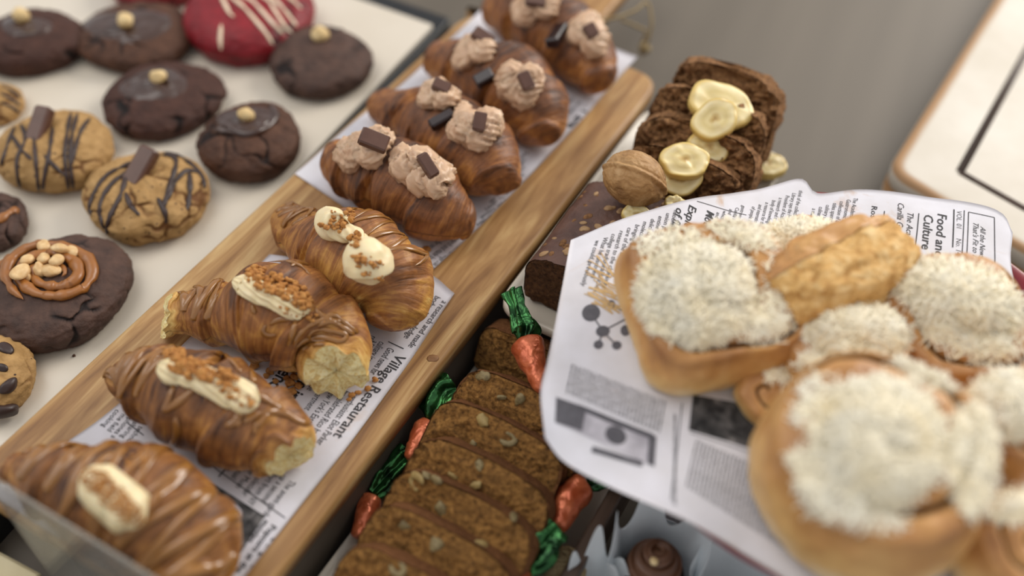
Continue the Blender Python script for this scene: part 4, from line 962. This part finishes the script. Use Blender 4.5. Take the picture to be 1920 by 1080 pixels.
# banana rounds
def banana(px, py, rx, lab, n=None, ang=0, asp=.8, T=Tb, hint=None, z=None):
    if z is None: h, n0 = hit(T, px, py); 
    else: h, n0 = P(px, py, z), Z3
    if h is None: h = P(px, py, ZE+.05)
    n0 = np.asarray(n if n is not None else n0*.3+V(0, -.15, .8), float); n0 /= np.linalg.norm(n0); R = px2m(rx, h); B_ = basis(n0, V(math.cos(ang), math.sin(ang), 0)); tk = .0034
    K = 64; rings = [(0.02, -tk), (.6, -tk), (.97, -tk), (1.0, -tk*.7), (1.0, tk*.7), (.97, tk), (.85, tk), (.7, tk), (.5, tk), (.35, tk), (.2, tk), (.02, tk)]; v = []; at = []
    for q, z_ in rings:
        for j in range(K):
            a = j*2*math.pi/K; w_ = 1+.03*math.cos(5*a+px)+.02*math.sin(3*a); dz = .0012*noise(V(q*3*math.cos(a), q*3*math.sin(a), px))
            v.append(h+n0*(tk*.9+.0035+z_+dz)+B_[:, 0]*R*q*w_*math.cos(a)+B_[:, 1]*R*asp*q*w_*math.sin(a)); at.append(q+.03*math.cos(3*a)*(q < .5))
    f = gridf(len(rings), K, True)+[tuple(range(K))[::-1], tuple((len(rings)-1)*K+j for j in range(K))]
    o = mk('banana_round', np.array(v), f, M_BAN, attr={'rad': at}); tag(o, lab, 'banana slice', 'sliced banana rounds'); return (np.array(v), f)
sol = [q for b in bb for q in b['solid']]
def ban(*a, **k):
    global sol
    sol.append(banana(*a, T=bvh(*sol), **k))
ban(1345, 208, 62, 'largest banana round, tucked highest and farthest on the banana bread', n=(.1, -.3, .9), ang=-.3)
ban(1338, 232, 46, 'banana round overlapping the largest one in front', n=(-.1, -.45, .85), ang=.7)
ban(1322, 282, 40, 'single banana round in the middle of the row', n=(.1, -.5, .8), ang=-.2)
ban(1280, 312, 46, 'back banana round of the pair right of the walnut', n=(0, -.3, .9), ang=0)
ban(1277, 338, 40, 'pale front banana round touching the walnut', n=(-.15, -.6, .7), ang=.3)
ban(1190, 412, 27, 'small banana round beside the newspaper edge', n=(0, -.4, .9), ang=-.2)
ban(1262, 393, 20, 'tiny banana round peeking out between walnut and newspaper', n=(0, -.3, .9), ang=-.1)
banana(1435, 322, 36, 'lone banana round lying on the rim of the enamel tray', n=(0, -.1, 1), z=ZE+.0035)

# ---------------------------------------------------------------- foil carrots
def foil_carrot(lab, body, twist, z, zt, seed):
    """body: (px,py,r) wide end last -> joins the green twist (px,py,r)"""
    b = np.array([[*P(x, y, z), px2m(r, P(x, y, z))] for x, y, r in spline(body, 40)]); t = root('foil_carrot', lab, 'wrapped candy', b[20, :3]*V(1, 1, 0)+Z3*ZC, 'carrot shaped wrapped candies')
    rr = b[:, 3]*taper(40, .06, .5); v, f = tube(b[:, :3], rr, 40); cc_ = np.repeat(b[:, :3], 40, 0); d = v[:1600]-cc_; dl = np.linalg.norm(d, axis=1)[:, None]+1e-9
    v[:1600] += d/dl*(.0016*fbm(v[:1600]*V(90, 90, 90), seed)+.0006*noise(v[:1600]*260, seed))[:, None]; mk('orange_wrapper', v, f, M_ORF, t, label='orange foil body')
    g = np.array([[*P(x, y, zt), px2m(r, P(x, y, zt))] for x, y, r in spline(twist, 40)]); g[:, 2] = np.linspace(b[-1, 2], zt, 40)
    for i in range(40): x, y, r = spline(twist, 40)[i]; p = P(x, y, g[i, 2]); g[i, :3] = p
    v, f = tube(g[:, :3], g[:, 3], 48, .75, star=(5, .38), twist=.12, caps=True); v[:1920] += .0016*np.stack([noise(v[:1920]*120, seed+q) for q in (1, 2, 3)], -1); mk('green_twist', v, f, M_GRF, t, label='crumpled green foil twist')
foil_carrot('foil carrot standing up between the enamel tray and the carrot cake', [(1018, 735, 12), (1010, 710, 20), (1000, 680, 26), (990, 650, 30), (986, 640, 24)], [(986, 640, 14), (988, 618, 22), (978, 598, 18), (968, 570, 12), (958, 546, 17)], .075, .085, 1)
foil_carrot('foil carrot lying left of the cake, its twist standing up highest', [(770, 865, 14), (782, 835, 20), (796, 808, 24), (808, 795, 20)], [(810, 792, 12), (820, 772, 26), (824, 750, 28), (832, 735, 30), (850, 726, 26)], .04, .045, 2)
foil_carrot('foil carrot lying left of the cake, nearer the bottom edge', [(672, 1010, 12), (682, 975, 18), (694, 945, 20), (702, 930, 16)], [(704, 926, 12), (722, 905, 20), (735, 885, 15), (752, 862, 18), (768, 848, 18)], .022, .03, 3)
foil_carrot('foil carrot right of the cake, pointing up under the newspaper', [(1042, 995, 14), (1055, 965, 24), (1072, 935, 30), (1092, 912, 27), (1100, 908, 14)], [(1102, 908, 10), (1112, 905, 14), (1122, 900, 14), (1135, 892, 16), (1146, 885, 18)], .045, .05, 4)
foil_carrot('foil carrot nearest the bottom edge, with a large green twist', [(960, 1130, 20), (965, 1100, 28), (972, 1080, 28), (980, 1066, 20)], [(982, 1064, 14), (1000, 1050, 26), (1010, 1030, 30), (1030, 1005, 26), (1046, 988, 26)], .045, .055, 5)

# ---------------------------------------------------------------- cupcake corner
v, f = box((P(1082, 1000, .045)+P(1130, 935, .045))/2*V(1, 1, 0)+W3*.006+Z3*.0212, L3*.085, W3*.0045, V(0, 0, .021), .001)
tag(mk('crate_side', v, f, M_SLAT, smooth=False), 'dark wooden strip standing between the foil carrots and the parchment cups', 'wooden strip')
def parchment(lab, px, py, rpx, z, seed, flaps, hgt=.05):
    c_ = P(px, py, z); R = px2m(rpx, c_); c_[2] = .002; K, N = 160, 30; th = np.arange(K)*2*math.pi/K; v = []
    for i in range(N):
        t_ = i/(N-1.); pk = sum(q*np.exp(-(np.angle(np.exp(1j*(th-a)))/w_)**2) for a, q, w_ in flaps)
        zz = t_*(hgt*.55+hgt*pk*t_); fold = 1+.05*np.sin(8*th+seed)*(t_)
        r_ = R*(.62+.38*t_+.22*pk*t_**2)*fold; v.append(np.stack([c_[0]+r_*np.cos(th), c_[1]+r_*np.sin(th), c_[2]+zz], 1))
    v = np.concatenate(v); b = len(v); v = np.vstack([v, c_]); f = gridf(N, K, True)+[(b, (j+1) % K, j) for j in range(K)]
    t = root('parchment_cup', lab, 'paper cup', c_, 'parchment cups'); o = mk('paper_wrap', v, f, M_PARCH, t)
    s_ = o.modifiers.new('thickness', 'SOLIDIFY'); s_.thickness = .0004; return c_, R, t
c_, R, t = parchment('open parchment cup with high back flap, around the frosted cupcake', 1232, 1050, 88, .05, 1, [(1.75, .8, .3), (2.7, .5, .22), (.5, .55, .4), (4.4, -.1, .8), (3.5, .2, .25)], .075)
t2 = root('cupcake', 'chocolate cupcake with a swirl of chocolate frosting and one hazelnut', 'cupcake', c_)
v, f = tube([c_+Z3*.003, c_+Z3*.02, c_+Z3*.034, c_+Z3*.039], [R*.5, R*.6, R*.66, R*.5], 48, up=V(1, 0, 0)); mk('sponge', v, f, M_MUFF, t2, attr={'crack': [0]*len(v)})
sw = [];
for q in np.linspace(0, 1, 120): a = q*2*math.pi*3.3; sw.append(c_+V(math.cos(a)*R*.5*(1-q*.9), math.sin(a)*R*.5*(1-q*.9), .038+.022*q))
v, f = tube(sw, R*.15*taper(120, .05), 40, star=(6, .3), twist=.12); mk('frosting', v, f, M_FROST, t2); kk = dict(T=bvh((v, f)), root=t2); nut(kk, 1226, 1054, 8, 2)
parchment('parchment cup with pointed flaps at the bottom edge, left of the frosted cupcake', 1128, 1085, 62, .05, 5, [(1.7, .6, .25), (2.5, .35, .22), (.8, .2, .3)], .062)
parchment('rounded parchment cup at the bottom edge under the red plate', 1385, 1085, 84, .045, 9, [(2.2, .5, .7), (.8, .3, .5)], .06)
parchment('parchment cup deep in the shade below the newspaper edge', 1300, 940, 80, .02, 3, [(2.4, .4, .7), (.6, .2, .5)], .05)
tw = []
cb = P(1058, 1066, .025)
for k in range(9):
    B_ = basis(V(math.sin(k*2.1), math.cos(k*1.7), math.sin(k*.9+.4))); R_ = .0115
    a = np.linspace(0, 2*math.pi*3, 90); tw.append(tube(np.array([cb+B_[:, 0]*math.cos(q)*R_+B_[:, 1]*math.sin(q)*R_+B_[:, 2]*R_*.35*math.sin(q*.33+k) for q in a]), .0016, 6))
v, f = join(tw); tag(mk('twine_ball', v, f, M_TWINE), 'small ball of fuzzy brown twine at the bottom edge', 'twine')

# ---------------------------------------------------------------- plate, newspaper and buns
ZP = .128
pc3 = P(1640, 800, ZP-.012); 
def circ3(p, q, r):
    ax, ay, bx, by, cx, cy = *p[:2], *q[:2], *r[:2]; d = 2*(ax*(by-cy)+bx*(cy-ay)+cx*(ay-by))
    ux = ((ax*ax+ay*ay)*(by-cy)+(bx*bx+by*by)*(cy-ay)+(cx*cx+cy*cy)*(ay-by))/d; uy = ((ax*ax+ay*ay)*(cx-bx)+(bx*bx+by*by)*(ax-cx)+(cx*cx+cy*cy)*(bx-ax))/d; return V(ux, uy, 0)
cp = circ3(P(1290, 975, ZP-.006), P(1440, 1076, ZP-.006), P(1912, 505, ZP-.006)); PR = np.linalg.norm(cp[:2]-P(1290, 975, ZP-.006)[:2])
print('PLATE', cp, PR)
t = root('red_plate', 'dark red round plate on a foot, holding the buns on newspaper', 'plate', cp)
def lathe(c_, prof, K=128):
    a = np.arange(K)*2*math.pi/K; v = np.concatenate([np.stack([c_[0]+r*np.cos(a), c_[1]+r*np.sin(a), np.full(K, z)], 1) for r, z in prof]); n = len(prof)
    return v, gridf(n, K, True)+[tuple(range(K))[::-1], tuple((n-1)*K+j for j in range(K))]
z_ = ZP-.006
v, f = lathe(cp, [(.03, z_-.014), (PR*.7, z_-.012), (PR*.97, z_-.003), (PR, z_), (PR*.985, z_+.001), (PR*.95, z_-.002), (PR*.7, z_-.008), (.02, z_-.009)]); mk('dish', v, f, M_RED, t)
v, f = lathe(cp, [(.06, 0), (.06, .004), (.02, .012), (.016, .06), (.03, z_-.0135)], 64); mk('foot', v, f, M_RED, t)
def ripple(S, T, X): return .004*np.sin(S*9+T*3)*sstep(.25, 0, T)+.003*np.sin(T*10)*sstep(.2, 0, S)-.004*sstep(.12, 0, T)*0
sr = sheet('newspaper_sheet', 'greasy food newspaper sheet on the red plate, headed Food and Culture', [
    [(1070, 452), (1180, 415), (1300, 380), (1420, 352), (1502, 330), (1535, 358), (1622, 356), (1750, 378), (1865, 402), (1896, 440)], [(1896, 440), (1899, 520), (1960, 700), (2030, 900), (2080, 1150)],
    [(1022, 820), (1060, 868), (1150, 918), (1300, 985), (1450, 1075), (1700, 1230), (2080, 1150)], [(1070, 452), (1058, 520), (1044, 590), (1026, 680), (1013, 745), (1022, 820)]], ZP, .002, M_PAPER2, N=90, zf=ripple)
ic = []; S_ = sr
# masthead block at the right
text(S_, ['All the News'], (1834, 432), (1834, 487), (-15, 0), ic, .0, .25, fill=True); text(S_, ["That's Fit to Print"], (1820, 424), (1821, 505), (-15, 0), ic, .0, .25, fill=True)
rule(S_, (1811, 407), (1860, 416), 1.6, ic); rule(S_, (1811, 407), (1810, 480), 1.6, ic); rule(S_, (1860, 416), (1864, 500), 1.6, ic)
rule(S_, (1784, 402), (1783, 470), 2.2, ic); rule(S_, (1803, 404), (1801, 480), 1.6, ic)
text(S_, ['VOL. 01      No. 14'], (1789, 404), (1789, 482), (-14, 0), ic, -.01, fill=True)
text(S_, ['Food and', 'Culture'], (1754, 408), (1750, 484), (-25, 1), ic, .012)
rule(S_, (1719, 408), (1713, 475), 1.8, ic); rule(S_, (1656, 401), (1650, 462), 1.8, ic)
text(S_, ['The Academia'], (1698, 404), (1694, 478), (-17, 0), ic, .0, .2, fill=True); text(S_, ['Carilla Gastronomic'], (1681, 385), (1674, 492), (-17, 0), ic, .0, .2, fill=True); text(S_, ['Library'], (1661, 415), (1656, 458), (-17, 0), ic, .0, .2, fill=True)
text(S_, ['Rosalind'], (1633, 389), (1628, 440), (-15, 0), ic, .008, fill=True); text(S_, ['New York'], (1617, 410), (1613, 452), (-14, 0), ic, .0, fill=True)
# columns along the top edge
W1 = ['The Academia Carilla', 'Gastronomic Library has', 'collection of over 100', 'titles spanning great', 'culinary special', 'culinary news', 'a museum']
text(S_, W1, (1600, 372), (1586, 440), (-12.5, 2.5), ic)
text(S_, ['think of the collection', 'Library says the President', 'President of Academia and', 'a research and made body', 'body of knowledge to all', 'a resource for the culinary', 'and international', 'of people interested'], (1500, 352), (1484, 420), (-12.5, 4.5), ic)
text(S_, ['gastronomic', 'Carilla is', 'and', 'which', 'and', 'forms'], (1392, 384), (1380, 420), (-12, 4), ic)
text(S_, ['Modern'], (1325, 398), (1311, 446), (-24, 5), ic, .015, .2, fill=True); text(S_, ['Exploring', 'of flavour'], (1291, 391), (1272, 462), (-24, 6), ic, .015, .2)
FL = ['nationally renowned', 'union personality', 'entine collaboration', 'delicious, and the', 'molecular gastronomy', 'bringing the laboratory', 'care of the laboratory', 'research to the chemistry', 'college traditional kitchen', 'What he discovers', 'we could, previously']
text(S_, FL, (1262, 402), (1236, 500), (-14.2, 5.6), ic)
rule(S_, (1305, 385), (1400, 402), 1.4, ic)
# lower columns, out of focus
for k in range(25): text(S_, [['Good news for culinary icon', 'celebrated by New York', 'a department that has made', 'former casual molecular'][k % 4]], (1072+k*7.2, 682+k*3.0), (1060+k*7.2, 742+k*3.0), (-7, 0), ic, .012, fill=True)
for k in range(9): text(S_, [['enthusiasts second effort', 'restaurant culinary news'][k % 2]], (1262+k*0, 780+k*19), (1262, 797+k*19), (-10, 0), ic, .01, fill=True)
for k in range(30): text(S_, [['The avant garde up a second effort from NY', 'Good news for culinary iconoclasts in New York', 'celebrated Rico has a department made'][k % 3]], (1304+k*7, 828+k*3.0), (1284+k*7, 915+k*4.4), (-7, 0), ic, .012, fill=True)
rule(S_, (1278, 760), (1258, 940), 1.8, ic); rule(S_, (1292, 815), (1440, 862), 1.6, ic)
v, f = join(ic); mk('printed_text', v, f, M_INK, sr[0], smooth=False, label='black printed lettering')
r_ = random.Random(8); acc = []
for k in range(26): x, y = 1158+r_.uniform(-14, 6), 592-r_.uniform(0, 70); rule(S_, (x, y), (x-r_.uniform(25, 62), y-r_.uniform(8, 46)), r_.uniform(1.5, 4.5), acc, .0003)
v, f = join(acc); mk('ochre_smear', v, f, M_STAIN, sr[0], label='ochre streaks printed above the molecule')
acc = []; patch(S_, [(1040, 750), (1230, 822), (1226, 878), (1043, 800)], acc); v, f = join(acc); q = mk('printed_picture', v, f, M_PHOTOL, sr[0], label='pale printed picture with a dark right border')
acc = []
patch(S_, [(1042, 752), (1098, 770), (1090, 815), (1040, 798)], acc, .0004); patch(S_, [(1216, 818), (1230, 822), (1226, 878), (1213, 872)], acc, .0004); patch(S_, [(1085, 765), (1225, 818), (1224, 828), (1085, 775)], acc, .0004)
patch(S_, [(1110, 842), (1205, 868), (1203, 878), (1108, 852)], acc, .0004); patch(S_, [(1135, 800), (1175, 808), (1172, 842), (1132, 834)], acc, .00045, ell=True)
v, f = join(acc); mk('picture_shading', v, f, M_INK2, q)
acc = []; patch(S_, [(1298, 745), (1445, 770), (1436, 852), (1290, 810)], acc); v, f = join(acc); q = mk('printed_picture', v, f, M_PHOTO, sr[0], label='dark printed picture half under a bun')
acc = []
for x, y, a, b in [(1108, 588, 17, 15), (1145, 574, 8, 8), (1130, 622, 13, 10), (1172, 622, 9, 10), (1122, 646, 9, 8), (1156, 649, 9, 8), (1190, 600, 9, 8)]: patch(S_, [(x-a, y-b), (x+a, y-b), (x+a, y+b), (x-a, y+b)], acc, .0003, ell=True)
for a, b in [((1130, 622), (1190, 592)), ((1130, 622), (1108, 588)), ((1130, 622), (1122, 646)), ((1130, 622), (1156, 649)), ((1145, 574), (1190, 600))]: rule(S_, a, b, 3, acc)
v, f = join(acc); mk('molecule_drawing', v, f, M_INK2, sr[0], label='grey printed molecule of balls and sticks')

def puck(px, py, rpx, z, n, label, seed, ang=0, sq=2., th=.03, turns=2.3, dome=.12, K=150, N=110, group='cinnamon buns with grated cheese', asp=1., torn=None, mat=None):
    c_ = P(px, py, z); R = px2m(rpx, c_); n = np.asarray(n, float); n /= np.linalg.norm(n); hx = V(math.cos(ang), math.sin(ang), 0); B_ = basis(n, hx); v = []; bake = []; fill = []
    th_ = np.arange(K)*2*math.pi/K; se = (np.abs(np.cos(th_))**sq+np.abs(np.sin(th_))**sq)**(-1/sq)*(1+.02*np.sin(3*th_+seed)+.015*np.sin(5*th_))
    prof = []
    for i in range(N):
        t_ = i/(N-1.)
        if t_ < .66: q = t_/.66; prof.append((.01+.95*q, None))
        else: q = (t_-.66)/.34; a = q*math.pi; prof.append((.96+.10*math.sin(a), q))
    for q, sd in prof:
        rad = R*q*se; x, y = rad*np.cos(th_)*asp, rad*np.sin(th_)
        if sd is None:
            sp_ = (q*turns-th_/(2*math.pi)) % 1.0; gr = np.exp(-(np.minimum(sp_, 1-sp_)/.085)**2)*sstep(.97, .88, q); rise = np.sin(sp_*math.pi)**.5
            zz = R*dome*(1-q**2.2)*1.0+R*.07*rise*sstep(1, .9, q)-R*.07*gr-R*.05*sstep(.9, 1, q); bake.append(.2+.55*rise+0*q); fill.append(gr)
        else:
            zz = np.full(K, -R*.05)-th*sd+0*x; bake.append(np.full(K, .62-.62*min(1, sd*1.5))); fill.append(np.zeros(K))
        p = c_+np.outer(x, B_[:, 0])+np.outer(y, B_[:, 1])+np.outer(zz, n); v.append(p)
    v = np.concatenate(v); v = v+n*(.0022*fbm(v*60, seed))[:, None]+.0008*np.stack([noise(v*150, seed+q) for q in (1, 2, 3)], -1); v[:, 2] = np.maximum(v[:, 2], ZP+.002)
    b = len(v); v = np.vstack([v, v[:K].mean(0), v[-K:].mean(0)]); f = gridf(N, K, True)+[(b, (j+1) % K, j) for j in range(K)]+[(b+1, (N-1)*K+j, (N-1)*K+(j+1) % K) for j in range(K)]
    t = root('cinnamon_bun', label, 'bun', c_*V(1, 1, 0)+Z3*v[:, 2].min(), group)
    mk('bun_body', v, f, mat or M_BUN, t, attr={'bake': np.append(np.concatenate(bake), [.5, .2]), 'fill': np.append(np.concatenate(fill), [0, 0])})
    return dict(root=t, T=bvh((v, f)), solid=[(v, f)], c=c_, R=R, B=B_, n=n)
def cheese(k, spots, count, mound, seed, lmin=.005, lmax=.013, r=.00036, up=None):
    """spots: (px, py, rx, ry, angle, weight) in the picture; mound height m"""
    count = int(count*1.35); r_ = random.Random(seed); V_, F_ = [], []; b = 0; tot = sum(s_[5] for s_ in spots)
    for sp_ in spots:
        cx, cy, rx, ry, ang, wt = sp_; m_ = int(count*wt/tot); mo = mound*min(1, wt/1.5)**2
        for q_ in range(m_):
            a = r_.uniform(0, 6.283); q = r_.random()**.62; x, y = rx*q*math.cos(a), ry*q*math.sin(a); h, n_ = hit(k['T'], cx+x*math.cos(ang)-y*math.sin(ang), cy+x*math.sin(ang)+y*math.cos(ang))
            if h is None: continue
            n_ = n_*.6+Z3*.4; n_ /= np.linalg.norm(n_); top = mo*max(0, 1-q*q)**.8; lev = h+n_*(.0004+top*r_.random()**.45)
            d = rotm(r_.uniform(0, 6.283), n_) @ basis(n_)[:, 0]+n_*r_.gauss(0, .16); d /= np.linalg.norm(d); L_ = r_.uniform(lmin, lmax); s_ = np.cross(d, n_); cu = r_.gauss(0, .32); cv = r_.gauss(.0, .18)
            t_ = np.linspace(-.5, .5, 6)[:, None]; p = lev+d*L_*t_+(s_*cu+n_*(cv-.12))*L_*(t_**2-.08); w_ = r*r_.uniform(.8, 1.5)
            pts = [p+s_*w_, p+n_*w_*.8, p-s_*w_, p-n_*w_*.8]; vv_ = np.stack(pts, 1).reshape(-1, 3); V_.append(vv_); F_ += gridf(6, 4, True, b); F_ += [(b+3, b+2, b+1, b), (b+20, b+21, b+22, b+23)]; b += 24
    v = np.concatenate(V_)
    mk('grated_cheese', v, F_, M_CHEESE, k['root'], kind='stuff', label='pale grated cheese piled on top')
    # packed bed under the loose shreds
    for sp_ in spots:
        cx, cy, rx, ry, ang, wt = sp_
        if wt < .9: continue
        N, K = 22, 70; g = []; ok = True; last = None
        for i in range(N):
            q = 1-i/(N-1.)*.98
            for j in range(K):
                a = j*2*math.pi/K; w_ = .93+.09*math.sin(5*a+seed)+.06*math.sin(9*a); x, y = rx*q*w_*math.cos(a), ry*q*w_*math.sin(a); h, n_ = hit(k['T'], cx+x*math.cos(ang)-y*math.sin(ang), cy+x*math.sin(ang)+y*math.cos(ang))
                if h is None: h, n_ = last if last else (k['c'], Z3)
                last = (h, n_); n2 = n_*.6+Z3*.4; g.append(h+n2*(-.0006+mound*.8*(1-q*q)**.7))
        g = np.array(g).reshape(N, K, 3)
        for _ in range(4): g[1:-1] = (g[:-2]+2*g[1:-1]+g[2:])/4
        g = g.reshape(-1, 3); g = g+Z3*(.0012*fbm(g*260, seed))[:, None]+.0007*np.stack([noise(g*500, q) for q in (1, 2, 3)], -1); f = gridf(N, K, True)+[tuple((N-1)*K+j for j in range(K))]
        if np.cross(g[K]-g[0], g[1]-g[0])[2] > 0: f = [q[::-1] for q in f]
        mk('cheese_bed', g, f, M_CHEESE, k['root'])
k = puck(1340, 542, 158, ZP+.042, (-.05, -.18, .95), 'squarish bun at the left of the pile, thick with grated cheese', 1, ang=.22, sq=4.2, th=.033, turns=2.2)
cheese(k, [(1305, 550, 112, 100, -.1, 3), (1425, 600, 60, 50, .5, .25), (1400, 440, 70, 25, .3, .25), (1250, 450, 60, 25, -.3, .15), (1460, 540, 25, 80, 0, .1)], 2900, .009, 1)
k = puck(1655, 835, 208, ZP+.062, (-.06, -.12, .98), 'largest round bun in the foreground, a dark filled spiral under grated cheese', 2, ang=2.6, sq=2.3, th=.05, turns=2.1)
cheese(k, [(1645, 830, 125, 122, 0, 3.2), (1530, 750, 60, 35, -.9, .12), (1740, 690, 70, 35, .4, .4), (1520, 900, 25, 60, -.5, .15), (1825, 860, 50, 105, 0, .8), (1600, 965, 100, 20, .2, .12)], 4000, .009, 2)
k = puck(1590, 632, 120, ZP+.034, (0, -.1, 1), 'bun behind the largest one, only its cheese mound and brown rim showing', 3, ang=1, sq=2.6, th=.03)
cheese(k, [(1600, 618, 110, 52, .15, 3), (1540, 680, 50, 25, 0, .2)], 1900, .010, 3)
k = puck(1520, 482, 100, ZP+.026, (0, -.1, 1), 'low bun at the back between square bun and torn bun', 4, ang=.4, sq=2.6, th=.024)
cheese(k, [(1505, 450, 84, 36, 0, 3)], 1300, .008, 4)
k = puck(1803, 590, 142, ZP+.036, (.04, -.2, .95), 'bun at the right with long cheese shreds hanging over its golden side', 5, ang=.2, sq=3.0, th=.038)
cheese(k, [(1798, 560, 115, 55, .3, 3), (1800, 615, 90, 40, .3, .5), (1860, 650, 60, 40, 0, .1)], 2600, .010, 5, .008, .022)
k = puck(1910, 780, 95, ZP+.05, (0, -.15, 1), 'bun at the right edge beside the largest bun', 6, ang=.8, sq=2.4, th=.04)
cheese(k, [(1895, 760, 80, 62, 0, 3)], 1300, .009, 6)
k = puck(1925, 1010, 105, ZP+.035, (.05, -.15, 1), 'bun in the bottom right corner, showing a brown glossy swirl', 7, ang=1.9, sq=2.3, th=.03)
cheese(k, [(1900, 950, 60, 28, 0, 1.0)], 420, .004, 7)
k = puck(1440, 735, 52, ZP+.018, (-.1, -.3, .9), 'small golden bun piece wedged under the square bun', 8, ang=.5, sq=2.4, th=.016, turns=1.2)
cheese(k, [(1470, 690, 40, 30, .3, .5)], 140, .002, 8)
# torn bun piece: rough lump with a crust on its upper left side
a_, b_ = P(1500, 545, ZP+.045), P(1655, 470, ZP+.045); mid = (a_+b_)/2; ux = (b_-a_)/np.linalg.norm(b_-a_); B_ = np.stack([ux, np.cross(Z3, ux), Z3], 1)
vv, ff = ico(6); u_ = np.sign(vv)*np.abs(vv)**.72; d = 1+.16*fbm(u_*3.2, 3)+.05*fbm(u_*12, 4); v = (u_*V(.062/1.25, .027, .026)*d[:, None]) @ B_.T+mid-Z3*.008
t = root('torn_bun', 'torn half bun showing pale crumb, standing behind the cheese mounds', 'bun', mid*V(1, 1, 0)+Z3*ZP); mk('torn_crumb', v, ff, M_BUNC, t)
mask = (u_[:, 1] > .25)
fs = [q for q in ff if all(mask[i] for i in q)]; ids = sorted({i for q in fs for i in q}); mp_ = {i: n for n, i in enumerate(ids)}
cv = v[ids]+(B_[:, 1]*.0012+Z3*.0008); mk('crust', cv, [tuple(mp_[i] for i in q) for q in fs], M_BUN, t, attr={'bake': [.55]*len(ids), 'fill': [0]*len(ids)})
# loose shreds on the newspaper
v, f = box(P(1806, 712, ZP+.004), V(.012, .004, 0), V(-.003, .012, 0), V(0, 0, .0015), .0004)
tag(mk('blue_label', v, f, M_BLUE), 'small blue printed scrap glimpsed between the buns', 'label')

# acrylic guard at the near end of the board
A_, B2 = P(-40, 880, .13), P(300, 1091, .13); dd_ = (B2-A_)/np.linalg.norm(B2-A_); B2 = B2+dd_*.004; nn_ = np.cross(dd_, Z3)
v, f = box((A_+B2)/2*V(1, 1, 0)+Z3*(A_[2]/2), (B2-A_)/2, nn_*.0012, V(0, 0, A_[2]/2), .0006)
tag(mk('acrylic_guard', v, f, M_ACR, smooth=False), 'clear acrylic guard sheet with a painted reflection veil, at the near end of the board', 'guard')
wa, wb = P(-40, 1022, .0), P(90, 1092, .0); wd2 = (wb-wa)/np.linalg.norm(wb-wa)
v, f = box((wa+wb)/2-np.cross(Z3, wd2)*.03+Z3*.006, (wb-wa)/2, np.cross(Z3, wd2)*.03, V(0, 0, .006), .002)
tag(mk('wooden_plank', v, f, M_PALEW, smooth=False), 'pale wooden plank in the bottom left corner, in front of the guard', 'plank')
